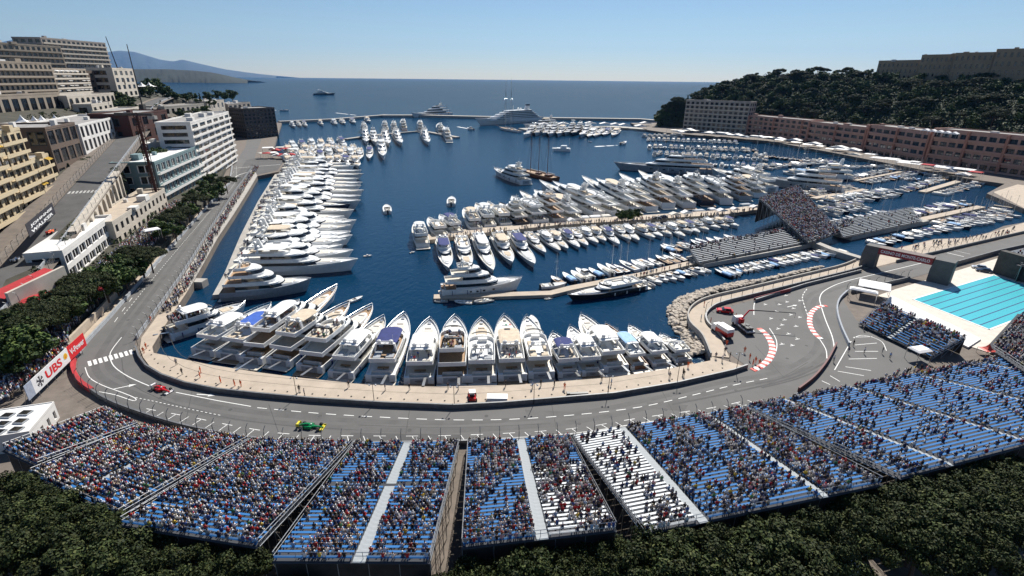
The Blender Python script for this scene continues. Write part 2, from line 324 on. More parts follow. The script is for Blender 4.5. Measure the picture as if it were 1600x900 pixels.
def kerb(pts, wd, label):
    t = thing('striped_kerb', label, 'kerb', tuple(pts[0])); q = resamp(crv(pts, 6), 1.0)
    for k in range(len(q)-1):
        mb = MB(); a = [V(*(x-q[0])) for x in q[k:k+2]]; sweep(mb, a, [(-wd/2, 0.006), (wd/2, 0.006), (wd*.35, .1), (-wd*.35, .1)])
        ob('kerb_block', mb, M['kred'] if k % 2 == 0 else M['kwhite'], t)
kerb(P2([(1186,513),(1197,522),(1205,535),(1207,548),(1201,562),(1188,573),(1174,579)]), 1.5, 'curved red and white kerb at the end of the near quay')
kerb(P2([(1292,478),(1280,479),(1269,487),(1265,500),(1268,513),(1276,524),(1284,530)]), 1.3, 'curved red and white kerb on the far side of the pool bend')
for u, v, a in [(196,604,.5),(322,617,-.1),(1238,478,.4)]:
    c = P(u, v); t = V(math.cos(a), math.sin(a), 0); n = V(-t.y, t.x, 0)
    mb = MB(); mb.add([c-t*2-n*.12, c+t*.6-n*.12, c+t*.6+n*.12, c-t*2+n*.12, c+t*.6-n*.5, c+t*1.9, c+t*.6+n*.5], [(0, 1, 2, 3), (4, 5, 6)]); ob('lane_arrow', mb, M['paint'], track).location.z = .012
# skid marks and patches
mb = MB()
for pts, wd in [([(1290,566),(1240,590),(1150,612),(1050,632)],.25),([(1295,572),(1245,592),(1190,606)],.2),([(1180,600),(1225,590),(1270,572)],.2)]: ribbon(mb, crv(P2(pts), 5), -wd, wd, .008)
ob('skid_mark', mb, M['oldasphalt'], track)
mb = MB(); flat(mb, P2([(545,690),(548,676),(718,679),(718,691)]), QZ+.008); ob('asphalt_patch', mb, M['oldasphalt'], track)
rl_ = crv(P2([(330,326),(262,418),(200,500),(168,548),(160,572),(178,592),(230,614),(330,640),(480,658),(640,666),(760,664),(900,652),(1030,626),(1130,602),(1215,586),(1268,562),(1285,535),(1272,505),(1262,480),(1275,460),(1330,440),(1430,416)]), 6)
mb = MB(); ribbon(mb, rl_, -1.9, -.5, .004); ribbon(mb, rl_, .4, 1.7, .004); ob('racing_line', mb, M['stain'], track)
mb = MB()
for pts in ([(420,632),(440,690)],[(640,640),(632,692)],[(862,632),(872,684)],[(1035,612),(1058,655)],[(300,612),(290,660)],[(238,470),(180,470)],[(300,390),(258,396)],[(1225,590),(1180,540)],[(560,664),(700,668),(860,662)],[(1100,622),(1200,600),(1262,566)],[(190,560),(205,600),(300,640),(420,662),(560,672)]): ribbon(mb, crv(P2(pts), 4), -.07, .07, .010)
ob('tar_joint', mb, M['tar'], track)
for u0, v0, u1, v1 in [(430,640,520,652),(820,640,900,650),(270,618,330,630),(1010,628,1075,640),(1190,560,1235,580),(1210,470,1245,482)]:
    mb = MB(); flat(mb, P2([(u0,v0),(u1,(v0+v1)/2-1),(u1-6,v1+3),(u0+3,v1-3)]), QZ+.006); ob('asphalt_patch', mb, M['stain'], track)
dm_ = MB(); dm_.disc((0, 0, .012), .38, (0, 0, 1), .012, 10); dmm = dm_.mesh('drain_cover', M['tar'])
for u, v in [(500,650),(640,672),(760,650),(905,662),(1040,640),(360,640),(250,622),(1150,610),(1230,560),(200,500),(240,440),(1220,500),(1260,540)]: link('drain_cover', dmm, track).location = P(u, v)
# ================================================================ guard rails and barriers
M['redblack'] = mat('red_black_wall', (.10,.02,.02), .6)
def barrier(name, label, pts, h, m, wd=.35):
    mb = MB(); sweep(mb, pts, [(-wd/2, 0), (wd/2, 0), (wd/2, h*.3), (wd*.28, h*.36), (wd/2, h*.42), (wd/2, h*.62), (wd*.28, h*.68), (wd/2, h*.74), (wd/2, h), (-wd/2, h)]); return tag(ob(name, mb, M[m]), label, 'barrier')
barrier('guard_rail', 'dark steel guard rail between the quay and the track', offs(rin[10:], .5), 1.05, 'armco')
barrier('guard_rail', 'pale steel guard rail on the water side of the far left straight', offs(rin[2:10], .3), 1.0, 'grey')
barrier('guard_rail', 'dark steel guard rail in front of the near grandstands', offs(crv(lowl[11:], 3), -.6), 1.05, 'armco')
barrier('crash_wall', 'pale blue-grey crash wall along the left of the straight', offs(lowl[2:10], -.4), 1.0, 'grey', .5)
barrier('crash_wall', 'red padded barrier round the outside of the left corner', offs(crv(lowl[9:13], 4), -.5), 1.1, 'awnred', .7)
barrier('crash_wall', 'red and black barrier dividing the track from the parking bays', crv(P2([(1247,612),(1272,592),(1292,567),(1306,540)]), 4), 1.0, 'redblack')
barrier('crash_wall', 'white wall along the outer side of the pool bend', crv(P2([(1326,541),(1313,512),(1307,487),(1311,470),(1324,457)]), 4), 1.0, 'grey', .4)
barrier('crash_wall', 'dark wall beside the track in front of the pool stand', P2([(1330,458),(1376,448),(1420,438)]), 1.3, 'armco')
barrier('crash_wall', 'dark wall beside the track right of the red bridge', P2([(1478,419),(1560,396),(1660,374)]), 1.6, 'armco')
barrier('crash_wall', 'dark barrier on the water side before the red bridge', P2([(1180,472),(1258,447),(1345,425)]), 1.0, 'armco')
barrier('crash_wall', 'dark barrier on the water side beyond the red bridge', P2([(1400,410),(1440,401),(1560,373),(1660,350)]), 1.0, 'armco')
# stone wall + walkway above the left straight
wl = offs(lowl[4:10], -3.4); mb = MB(); sweep(mb, wl, [(-.3, -.3), (.3, -.3), (.3, 2.1), (-.3, 2.1)]); tag(ob('terrace_wall', mb, M['quay']), 'beige stone terrace wall left of the straight below the spectators', 'wall')
wl2 = offs(lowl[4:10], -1.6); mb = MB(); sweep(mb, wl2, [(-1.2, -.03), (1.0, -.03), (1.0, .16), (-1.2, .16)]); struct('pavement', mb, M['quay'])
# ================================================================ debris fences
pm = MB(); pm.tube([(0, 0, 0), (0, 0, 2.4), (0, .25, 3.1), (0, .75, 3.5)], .07, 5); PMESH = pm.mesh('post', M['armco'])
def fence(label, pts, step, side=1, wires=True):
    q = resamp(pts, step); t = thing('debris_fence', label, 'fence', tuple(q[0]))
    for k, c in enumerate(q):
        a = q[max(k-1, 0)]; b = q[min(k+1, len(q)-1)]; o = link('post', PMESH, t); o.location = c-q[0]; o.rotation_euler = (0, 0, math.atan2(b.y-a.y, b.x-a.x)+(0 if side > 0 else math.pi))
    if wires:
        mb = MB(); qq = [c-q[0] for c in q]
        for h in (.9, 1.3, 1.7, 2.1, 2.5): mb.tube([c+V(0, 0, h) for c in qq], .014, 3)
        ob('cable', mb, M['armco'], t)
    return t
fence('tall debris fence with hooked posts in front of the near grandstands', offs(crv(lowl[11:], 3), -1.0), 3.4, 1)
fence('debris fence with hooked posts between straight and left quay', offs(rin[2:11], .7), 4.0, -1)
fence('debris fence beside the track in front of the pool', P2([(1322,456),(1376,446),(1425,434)]), 4.2, -1)
fence('debris fence on the water side past the red bridge', P2([(1405,408),(1440,400),(1560,372)]), 4.5, -1)
fence('debris fence on the sea walk right of the rescue vehicles', offs(pw[14:], -4.0), 4.5, -1)
# ================================================================ piers and pontoons
def pier(name, label, pts, wd, h=1.2, m='quay'):
    mb = MB(); q = [P(u, v, 0) for u, v in pts]; sweep(mb, q, [(-wd/2, -1.5), (wd/2, -1.5), (wd/2, h), (-wd/2, h)]); return tag(ob(name, mb, M[m]), label, 'pier')
pier('pontoon', 'pontoon along the sterns of the left column of yachts', [(345,466),(362,432),(385,372),(410,318),(432,280),(446,258)], 4, 1.3, 'concrete')
pier('pier', 'narrow sunlit pier in the middle of the near basin', [(678,468),(860,462),(892,454),(1000,433),(1085,413)], 3.2, 1.0, 'quay')
pier('pier', 'pier carrying the grandstand with white benches', [(1085,413),(1180,396),(1262,380)], 9, 1.6, 'concrete')
pier('pier', 'wide central pier behind the sterns of the big yachts', [(655,378),(745,366),(870,353),(1000,345),(1120,337),(1210,325)], 8, 1.6, 'quay')
pier('pier', 'narrow pier in the right marina beyond the striped water stand', [(1436,347),(1532,326)], 4, 1.3, 'quay')
pier('pier', 'stone base under the striped stand in the right marina', [(1315,372),(1436,347)], 8, 1.6, 'concrete')
pier('pier', 'dark wooden jetty behind the front left rows of yachts', [(540,219),(600,211),(660,206),(715,216)], 6, 1.5, 'concrete')
pier('pier', 'long pontoon in the upper right marina left of the white canopy', [(1336,284),(1418,268)], 3, 1, 'quay')
pier('pier', 'short wide pontoon in the upper right marina', [(1440,302),(1500,284)], 4, 1, 'quay')
pier('pier', 'pontoon of mid-size boats right of the crowded stand', [(1270,312),(1352,298)], 4, 1, 'quay')
pier('pier', 'footbridge quay below the crowded stand', [(1262,382),(1300,398),(1345,412)], 3, 2.3, 'concrete')
pier('pier', 'thin pontoon near the right frame edge', [(1552,322),(1600,329)], 1.6, .7, 'quay')
pier('landing_stage', 'small landing stage jutting from the left quay', [(285,447),(322,448)], 3.2, 2.2, 'concrete')
pier('sea_wall', 'dark breakwater arm at the left of the harbour mouth', [(436,193),(520,189),(604,182)], 9, 3.2, 'concrete')
pier('sea_wall', 'long dark outer sea wall behind the cruise ship', [(598,183),(660,183),(745,185),(850,187),(1000,189),(1035,192)], 14, 3.6, 'concrete')
pier('pier', 'inner quay with tents in front of the outer sea wall', [(815,204),(880,202),(960,200),(1015,204)], 22, 2, 'concrete')
# ================================================================ far coast
def ridge(name, prof, Y, thick, zbase, col, seed, steps=90):
    r = random.Random(seed); us = np.linspace(prof[0][0], prof[-1][0], steps); vs_ = np.interp(us, [q[0] for q in prof], [q[1] for q in prof])
    rows = []; pk_ = [PD(u, v, Y) for u, v in zip(us, vs_)]
    for f in (0, .12, .3, .5, .7, .88, 1.0, .55, 0):
        row = []; k = len(rows)
        for i, q in enumerate(pk_):
            yy = Y-thick*(1-f) if k < 7 else Y+thick*(1 if f == 0 else .5)
            zz = zbase+(q.z-zbase)*f**.8
            row.append((q.x*(yy/Y if k < 7 else 1)+0, yy+r.uniform(-1, 1)*thick*.03*(0 < f < 1), max(zbase, zz+r.uniform(-1, 1)*(q.z-zbase)*.02*(0 < f < 1))))
        rows.append(row)
    mb = MB(); mb.loft(rows[::-1], 0, False, False, False); o = struct(name, mb, mat(name+'_mat', col, .95, var=.35, scale=.004)); o.data.polygons.foreach_set('use_smooth', [True]*len(o.data.polygons)); return o
ridge('far_mountains', [(-60,78),(20,62),(40,60),(90,75),(150,84),(185,79),(210,81),(250,93),(270,96),(285,93),(310,99),(350,108),(385,113),(432,119)], 22000, 3000, -20, (.04,.055,.055), 3)
ridge('wooded_cape', [(150,104),(190,108),(220,108),(260,108),(300,110),(330,113),(350,117),(372,123),(386,125.5)], 5200, 450, -2, (.012,.018,.009), 5)
# ================================================================ boats
def hb(t, B): return B/2*((.9+.1*min(1, t/.3)) if t < .45 else max(.02, (1-((t-.45)/.55)**2.3))**.8)
def make_hull(L, B, Fb, bul, mats_deck, hullm, n=15, boot=True):
    ts = [i/(n-1) for i in range(n)]; ts[-1] = .995; rings = []; hull = MB(); deck = MB()
    sh = lambda t: Fb*(1+.5*t**2.2)
    for t in ts:
        b = hb(t, B); y = t*L; z = sh(t); fl = .93-.38*max(0, t-.4)/.6; yw = y*(1-.07*t)
        rings.append([(-b, y, z), (-b*(fl+.06), y*(1-.035*t), z*.5), (-b*fl*.9, yw, .02), (-b*.4, yw*.98, -.7), (b*.4, yw*.98, -.7), (b*fl*.9, yw, .02), (b*(fl+.06), y*(1-.035*t), z*.5), (b, y, z)])
    hull.loft(rings, 0, False, False, False)
    hull.add(rings[0], [tuple(range(8))])                     # transom
    for s in (1, -1):                                         # bulwark cap + inside
        idx = 7 if s > 0 else 0
        o = [Vector(r[idx]) for r in rings]; i_ = [Vector((q.x-s*min(.16, abs(q.x)*.6), q.y-(.12 if k == n-1 else 0), q.z)) for k, q in enumerate(o)]; d = [Vector((q.x, q.y, q.z-bul)) for q in i_]
        hull.loft([o, i_, d] if s > 0 else [d, i_, o], 0, False, False, False)
    pl = []
    for k, t in enumerate(ts):
        b = max(.01, hb(t, B)-.15); pl.append(((-b, t*L-(.1 if k == n-1 else 0), sh(t)-bul), (b, t*L-(.1 if k == n-1 else 0), sh(t)-bul)))
    for k in range(n-1):
        deck.add([pl[k][0], pl[k][1], pl[k+1][1], pl[k+1][0]], [(0, 1, 2, 3)], 0 if ts[k] < .62 else 1)
    return hull, deck, sh
def plan(w, y0, y1, nose, n=6, wa=None):
    wa = w*.94 if wa is None else wa; ys = y1-nose
    r = [(wa, y0), (w, y0+(ys-y0)*.35), (w, ys)]+[(w*math.cos(a), ys+nose*math.sin(a)) for a in [math.pi/2*(i+1)/n for i in range(n-1)]]+[(w*.04, y1)]
    return r+[(-x, y) for x, y in r[::-1]]
def tier(wall, glass, w, y0, y1, nose, z0, z1, rake=.9, side=.12, aft=.1, band=(.38, .84), proud=.03):
    def ring(f, g=0): return [(x, y, z0+(z1-z0)*f) for x, y in plan(w-side*f+g, y0+aft*f-g, y1-rake*f*(z1-z0)+g, nose)]
    wall.loft([ring(0), ring(1)], 0)
    if glass is not None: glass.loft([ring(band[0], proud), ring(band[1], proud)], 0)
def pad(mb, x0, x1, y0, y1, z0, z1, mi=0):
    e = min(.08, (z1-z0)*.4); mb.loft([[(x0, y0, z0), (x1, y0, z0), (x1, y1, z0), (x0, y1, z0)], [(x0, y0, z1-e), (x1, y0, z1-e), (x1, y1, z1-e), (x0, y1, z1-e)], [(x0+e, y0+e, z1), (x1-e, y0+e, z1), (x1-e, y1-e, z1), (x0+e, y1-e, z1)]], mi)
def motor_yacht(L, B, seed, hull='white', top='none', topm='navy', decks=1, teak='teak', pads=True, domes=2, rail=True, gang=True, archm='white', fly=True, tender=False, sup='white', udk='white', adk='cream', fin=False):
    r = random.Random(seed); Fb = L*.062+.55; bul = .45; parts = []
    H_, D_, sh = make_hull(L, B, Fb, bul, None, hull)
    dz = Fb-bul+.12
    parts.append(('hull', H_, [M[hull]])); parts.append(('deck', D_, [M[adk], M['white'] if r.random() < .7 else M[adk]]))
    for s in (-1, 1):
        st = MB(); st.box(s*B*.38-B*.08, s*B*.38+B*.08, -.01, L*.03, .3, Fb*.95)
        for k in range(5): st.box(s*B*.38-B*.07, s*B*.38+B*.07, -.32+.05*k, 0, .35+k*Fb*.15, .45+k*Fb*.15)
        parts.append(('transom_stairs', st, [M['white']]))
    ga = MB(); ga.box(-B*.27, B*.27, -.05, 0, .5, Fb*.82); parts.append(('garage_door', ga, [M['grey' if hull == 'white' else hull]]))
    nm = MB(); nm.box(-B*.12, B*.12, -.062, -.05, Fb*.55, Fb*.62); nm.box(-B*.07, B*.07, -.062, -.05, Fb*.42, Fb*.46); parts.append(('name_plate', nm, [M['dark']]))
    sp = MB(); sp.prism([(-B*.45, -1.5), (B*.45, -1.5), (B*.47, 0), (-B*.47, 0)], .28, .45, 0, 1); parts.append(('swim_platform', sp, [M['white'], M['cream' if seed % 3 else 'teak']]))
    # trunk on the foredeck, cabins
    W = MB(); G = MB(); zt = sh(.66)-bul
    W.loft([[(x, y, zt-.25) for x, y in plan(B*.3, L*.55, L*.88, L*.2)], [(x, y, sh(.8)-bul+.55) for x, y in plan(B*.26, L*.55, L*.86, L*.19)]], 0)
    z0 = dz-.15; h = 2.15 if L < 35 else 2.5; ya, yb = (.21, .70) if decks == 1 else (.17, .74); U = MB()
    wd = B*.42; zc = z0
    for d in range(decks):
        yfa, yfb = ya+(.08*d), yb-(.115*d); w_ = wd-.035*B*d
        tier(W, G, w_, L*yfa, L*yfb, L*.15, zc, zc+h, rake=1.15 if d == 0 else .9)
        zr = zc+h
        over = max(.045, yfa-.13)
        U.prism(plan(w_+.1, L*over, L*(yfb-.02)-1.1*h+.15, L*.11), zr, zr+.2)
        bw = [(x, y) for x, y in plan(w_+.08, L*over, L*(yfb-.10)-1.0*h, L*.08)]
        if d == decks-1 or decks > 1:
            n = len(bw); i_ = [(x*.95, y+.12 if y < L*(over+.02) else y-.1) for x, y in bw]
            hh = .8; U.loft([[(x, y, zr+.2) for x, y in bw], [(x*.99, y, zr+.2+hh) for x, y in bw], [(x*.99, y, zr+.2+hh) for x, y in i_], [(x, y, zr+.21) for x, y in i_]], 0, True, False, False)
        dk = [(x*.94, y+.13 if y < L*(over+.02) else y-.12) for x, y in bw]; U.prism(dk, zr+.2, zr+.225, 1, 1, bottom=False)
        zc = zr+.2; fa, fb = over, yfb-.12
    parts.append(('superstructure', W, [M[sup]])); parts.append(('window_band', G, [M['glass']])); parts.append(('upper_deck', U, [M[sup], M[udk]]))
    # portholes in the hull side
    for s in (-1, 1):
        for t in (.34, .42, .5, .62): b = hb(t, B); ph = MB(); parts.append(('porthole', ph, [M['glass']])); ph.box(s*b*.985-.04, s*b*.985+.04, L*t-.6, L*t+.6, sh(t)*.52, sh(t)*.68)
    # aft cockpit
    ck = MB(); pad(ck, -B*.3, B*.3, L*.035, L*.035+.75, dz-.15, dz+.4); pad(ck, -B*.28, B*.28, L*.035, L*.035+.25, dz+.4, dz+.75); parts.append(('aft_sofa', ck, [M['cush']]))
    tb = MB(); tb.box(-B*.18, B*.18, L*.09, L*.09+.8, dz+.3, dz+.36); tb.box(-.08, .08, L*.09+.3, L*.09+.5, dz-.15, dz+.3); parts.append(('table', tb, [M['teak']]))
    # flybridge furniture
    f0, f1 = L*fa, L*fb; fz = zc+.02; w_ = wd-.035*B*(decks-1)-.25; ln = f1-f0
    sm_ = M[r.choice(['cush', 'cream', 'beige', 'grey'])]
    for xa, xb, ya2, yb2 in ((-.85, -.25, .06, .3), (.2, .85, .08, .2), (.55, .85, .3, .6), (-.8, -.45, .45, .62)): ff = MB(); pad(ff, w_*xa, w_*xb, f0+ln*ya2, f0+ln*yb2, fz, fz+.48); parts.append(('sofa', ff, [sm_]))
    hc = MB(); hc.box(-w_*.3, w_*.5, f0+ln*.72, f0+ln*.8, fz, fz+.9); parts.append(('helm_console', hc, [M['white']]))
    ws = MB(); cp = [(x, y) for x, y in plan(w_+.1, f0+ln*.6, f1+.1, L*.08)]; hn = len(cp)//2; sel = [q for q in cp if q[1] > f0+ln*.7]
    ws.loft([[(x*.97, y-.05, zc+.75) for x, y in sel], [(x*.93, y-.35, zc+1.25) for x, y in sel], [(x*.92, y-.38, zc+1.25) for x, y in sel], [(x*.96, y-.08, zc+.75) for x, y in sel]], 0, False, False, False); parts.append(('windscreen', ws, [M['glass']]))
    if top != 'none':
        tp = MB(); zt2 = fz+2.05; y0, y1 = (f0+ln*.22, f0+ln*.86) if top == 'hard' else (f0+ln*.35, f0+ln*.9)
        pl_ = plan(w_*.95, y0, y1, ln*.12); tp.loft([[(x, y, zt2-.1) for x, y in pl_], [(x, y, zt2) for x, y in pl_], [(x*.8, y0+(y-y0)*.9+ln*.03, zt2+.14) for x, y in pl_]], 0)
        parts.append(('hardtop' if top == 'hard' else 'canopy', tp, [M['white'] if top == 'hard' else M[topm]]))
        for sx in (-1, 1):
            for yy in (y0+.2, y1-ln*.14): ps = MB(); parts.append(('support_post', ps, [M['steel']])); ps.tube([(sx*w_*.85, yy, fz), (sx*w_*.85, yy, zt2-.08)], .05, 4)
    ya_ = f0+ln*.3; ar = MB(); az = fz+(2.3 if top != 'none' else 1.7)
    ar.loft([[(x, ya_-.35+sh_, z) for x, z in q] for sh_, q in ((0, [(-w_, fz-.1), (-w_*.82, az), (w_*.82, az), (w_, fz-.1), (w_*.86, fz-.1), (w_*.7, az-.22), (-w_*.7, az-.22), (-w_*.86, fz-.1)]), (.6, [(-w_, fz-.1), (-w_*.82, az), (w_*.82, az), (w_, fz-.1), (w_*.86, fz-.1), (w_*.7, az-.22), (-w_*.7, az-.22), (-w_*.86, fz-.1)]))], 0)
    parts.append(('radar_arch', ar, [M[archm]]))
    dm = MB(); dr = .28+.008*L
    for k in range(domes): dm.ball(((-1 if k % 2 == 0 else 1)*w_*.5, ya_-.05, az+dr*.8), dr, 8, 5)
    dm.box(-.7, .7, ya_-.1, ya_+.05, az+.35, az+.5); dm.tube([(0, ya_, az), (0, ya_, az+.4)], .08, 4); parts.append(('radar', dm, [M['white']]))
    an = MB(); an.tube([(w_*.7, ya_, az), (w_*.75, ya_-.8, az+2.6)], .025, 3); an.tube([(-w_*.7, ya_, az), (-w_*.75, ya_-.8, az+2.2)], .025, 3)
    if L > 34: an.tube([(0, ya_, az), (0, ya_-.6, az+L*.08)], .16, 5, r1=.07); an.box(-1.3, 1.3, ya_-.45, ya_-.25, az+L*.045, az+L*.045+.12)
    parts.append(('mast', an, [M['white']]))
    if pads:
        sn = MB(); zf = sh(.8)-bul+.55; pad(sn, -B*.2, B*.2, L*.66, L*.78, zf-.06, zf+.14); pad(sn, -B*.12, B*.12, L*.79, L*.82, zf-.06, zf+.2); parts.append(('sunpad', sn, [M[r.choice(['cush', 'beige', 'white', 'cush'])]]))
    wn = MB(); wn.box(-.35, .35, L*.915, L*.945, sh(.92)-bul, sh(.92)-bul+.35); wn.tube([(0, L*.93, sh(.93)-bul), (0, L*.995, sh(1)-bul+.2)], .07, 4); parts.append(('anchor_winch', wn, [M['steel']]))
    if rail:
        rl = MB(); tt = [.4+.6*k/9 for k in range(10)]
        for s in (-1, 1):
            pts = [(s*max(.04, hb(min(t, .995), B)-.08), t*L-.02, sh(t)+.62) for t in tt]; rl.tube(pts, .03, 3)
            for q in pts: rl.tube([(q[0], q[1], q[2]-.62), q], .022, 3, cap=False)
        parts.append(('railing', rl, [M['steel']]))
    if gang:
        gw = MB(); gw.add([(B*.16, .3, dz+.3), (B*.16+.5, .3, dz+.3), (B*.16+.5, -4.2, 2.85), (B*.16, -4.2, 2.85), (B*.16, .3, dz+.22), (B*.16+.5, .3, dz+.22), (B*.16+.5, -4.2, 2.77), (B*.16, -4.2, 2.77)], [(0, 1, 2, 3), (7, 6, 5, 4), (0, 3, 7, 4), (1, 5, 6, 2), (2, 6, 7, 3), (0, 4, 5, 1)]); parts.append(('gangway', gw, [M['steel']]))
    if tender:
        tn = MB(); zf = sh(.8)-bul+.6; tn.tube([(-.8, L*.68, zf+.25), (-.8, L*.76, zf+.25), (0, L*.8, zf+.35), (.8, L*.76, zf+.25), (.8, L*.68, zf+.25)], .26, 6); tn.box(-.75, .75, L*.68, L*.76, zf, zf+.2); parts.append(('tender', tn, [M['ribgrey']]))
    for s in (-1, 1):
        for t in (.12, .3, .46): b = hb(t, B); fd = MB(); fd.tube([(s*(b+.16), t*L, sh(t)*.85), (s*(b+.16), t*L, sh(t)*.3)], .15, 5); parts.append(('fender', fd, [M['white'] if hull != 'white' else M['navy']]))
    if fin:
        fm = MB(); z_ = az-.3; fm.loft([[(-.5*k_, ya_-1.6+d_, z_+h_), (.5*k_, ya_-1.6+d_, z_+h_), (.5*k_, ya_+1.2*k_+d_, z_+h_), (-.5*k_, ya_+1.2*k_+d_, z_+h_)] for k_, d_, h_ in ((1.2, 0, 0), (.8, -.2, 1.8), (.4, -.3, 3.6))]); fm.box(-2, 2, ya_-1.2, ya_-.7, z_+1.8, z_+2.0); fm.ball((-1.6, ya_-.9, z_+2.6), .65, 8, 5); fm.ball((1.6, ya_-.9, z_+2.6), .65, 8, 5); fm.tube([(0, ya_-1.2, z_+3.4), (0, ya_-1.4, z_+6)], .06, 4); parts.append(('radar_mast', fm, [M['white']]))
    return dict(L=L, B=B, parts=[(n, b.mesh(n, m), None) for n, b, m in parts])
def small_boat(L, B, seed, kind):
    r = random.Random(seed); Fb = .75 if L < 8 else 1.05; parts = []
    if kind == 'rib':
        tb = MB(); tb.tube([(-B*.4, 0, .4), (-B*.4, L*.62, .45), (-B*.22, L*.88, .6), (0, L*.97, .68), (B*.22, L*.88, .6), (B*.4, L*.62, .45), (B*.4, 0, .4)], .27, 7)
        fl = MB(); fl.prism([(-B*.38, .1), (B*.38, .1), (B*.38, L*.62), (0, L*.9), (-B*.38, L*.62)], 0, .3); cs = MB(); cs.box(-.4, .4, L*.4, L*.52, .3, 1.1); cs.box(-.4, .4, L*.22, L*.33, .3, .75)
        en = MB(); en.box(-.22, .22, -.45, .05, .2, 1.05); ws = MB(); ws.add([(-.4, L*.52, 1.1), (.4, L*.52, 1.1), (.35, L*.48, 1.45), (-.35, L*.48, 1.45)], [(0, 1, 2, 3), (3, 2, 1, 0)])
        parts = [('inflatable_tube', tb, [M['ribgrey' if seed % 2 else 'white']]), ('floor', fl, [M['cream']]), ('console', cs, [M['white']]), ('windscreen', ws, [M['glass']]), ('outboard_engine', en, [M['dark']])]
    elif kind == 'sail':
        H_, D_, sh = make_hull(L, B, 1.1, .08, None, 'white', 12)
        cb = MB(); gl = MB(); tier(cb, gl, B*.26, L*.36, L*.7, L*.14, 1.05, 1.65, rake=.9, band=(.3, .75), proud=.02)
        ck = MB(); ck.box(-B*.2, B*.2, L*.08, L*.33, 1.0, 1.12); mh = L*1.28
        ms = MB(); ms.tube([(0, L*.58, 1), (0, L*.58, mh)], .1, 5, r1=.06)
        for f in (.45, .72): ms.tube([(-B*.3, L*.58, mh*f), (B*.3, L*.58, mh*f)], .03, 3)
        bm = MB(); bm.tube([(0, L*.57, 2.3), (0, L*.18, 2.2)], .09, 4); sc_ = MB(); sc_.tube([(0, L*.56, 2.5), (0, L*.2, 2.38)], .17, 6)
        sy = MB()
        for q in ((0, L*.98, 1.6), (0, .1, 1.3), (B*.42, L*.55, 1.2), (-B*.42, L*.55, 1.2)): sy.tube([(0, L*.58, mh*.98), q], .016, 3, cap=False)
        parts = [('hull', H_, [M['white' if seed % 3 else 'navyhull']]), ('deck', D_, [M['teak' if seed % 2 else 'white'], M['white']]), ('cabin', cb, [M['white']]), ('window_band', gl, [M['glass']]), ('cockpit', ck, [M['teak']]), ('mast', ms, [M['steel']]), ('boom', bm, [M['steel']]), ('sail_cover', sc_, [M['cream' if seed % 2 else 'navy']]), ('rigging', sy, [M['steel']])]
    else:
        H_, D_, sh = make_hull(L, B, Fb, .1, None, 'white', 10); ck = MB(); ck.box(-B*.33, B*.33, L*.05, L*.42, Fb-.25, Fb-.07)
        st = MB(); pad(st, -B*.32, B*.32, L*.05, L*.13, Fb-.1, Fb+.3); pad(st, -B*.3, -B*.06, L*.32, L*.38, Fb-.1, Fb+.4); pad(st, B*.06, B*.3, L*.32, L*.38, Fb-.1, Fb+.4)
        ws = MB(); ws.loft([[(-B*.36, L*.42, Fb), (-B*.3, L*.52, Fb), (B*.3, L*.52, Fb), (B*.36, L*.42, Fb)], [(-B*.33, L*.4, Fb+.5), (-B*.25, L*.47, Fb+.5), (B*.25, L*.47, Fb+.5), (B*.33, L*.4, Fb+.5)]], 0, False, False, False)
        en = MB(); en.box(-.25, .25, -.55, 0, .15, Fb+.45)
        parts = [('hull', H_, [M['white' if seed != 2 else 'navyhull']]), ('deck', D_, [M['white'], M['white']]), ('cockpit', ck, [M['teak' if seed % 2 else 'cush']]), ('seat', st, [M['cush']]), ('windscreen', ws, [M['glass']]), ('outboard_engine', en, [M['dark']])]
        if kind == 'cabin':
            cb = MB(); gl = MB(); tier(cb, gl, B*.36, L*.36, L*.72, L*.16, Fb-.1, Fb+1.25, rake=.9, band=(.5, .88)); parts[4] = ('cabin', cb, [M['white']]); parts.append(('window_band', gl, [M['glass']]))
        if kind == 'cover':
            cv = MB(); pl_ = plan(B*.4, L*.04, L*.56, L*.12); cv.loft([[(x, y, Fb+.02) for x, y in pl_], [(x*.9, y*.97+.1, Fb+.45) for x, y in pl_], [(x*.3, y*.8+.6, Fb+.75) for x, y in pl_]], 0); parts.append(('canvas_cover', cv, [M[['white', 'cream', 'lblue', 'navy', 'white'][seed % 5]]]))
    return dict(L=L, B=B, parts=[(n, b.mesh(n, m), None) for n, b, m in parts])
def moor(pr, name, label, cat, stern, bow, beam=None, group=None, zb=2.6, zscale=None, only=None):
    """stern and bow are photo points: the stern at the waterline, the bow tip at its height"""
    a = P(*stern, .4) if not isinstance(stern, Vector) else stern; b = P(*bow, zb) if not isinstance(bow, Vector) else bow
    d = V(b.x-a.x, b.y-a.y, 0); L = d.length; sy = L/pr['L']; sx = (beam/pr['B']) if beam else sy; sz = zscale or math.sqrt(sx*sy)
    parts = pr['parts'] if only is None else [q for q in pr['parts'] if q[0] in only]
    return spawn(parts, name, label, cat, (a.x, a.y, 0), math.atan2(d.y, d.x)-math.pi/2, (sx, sy, sz), group)
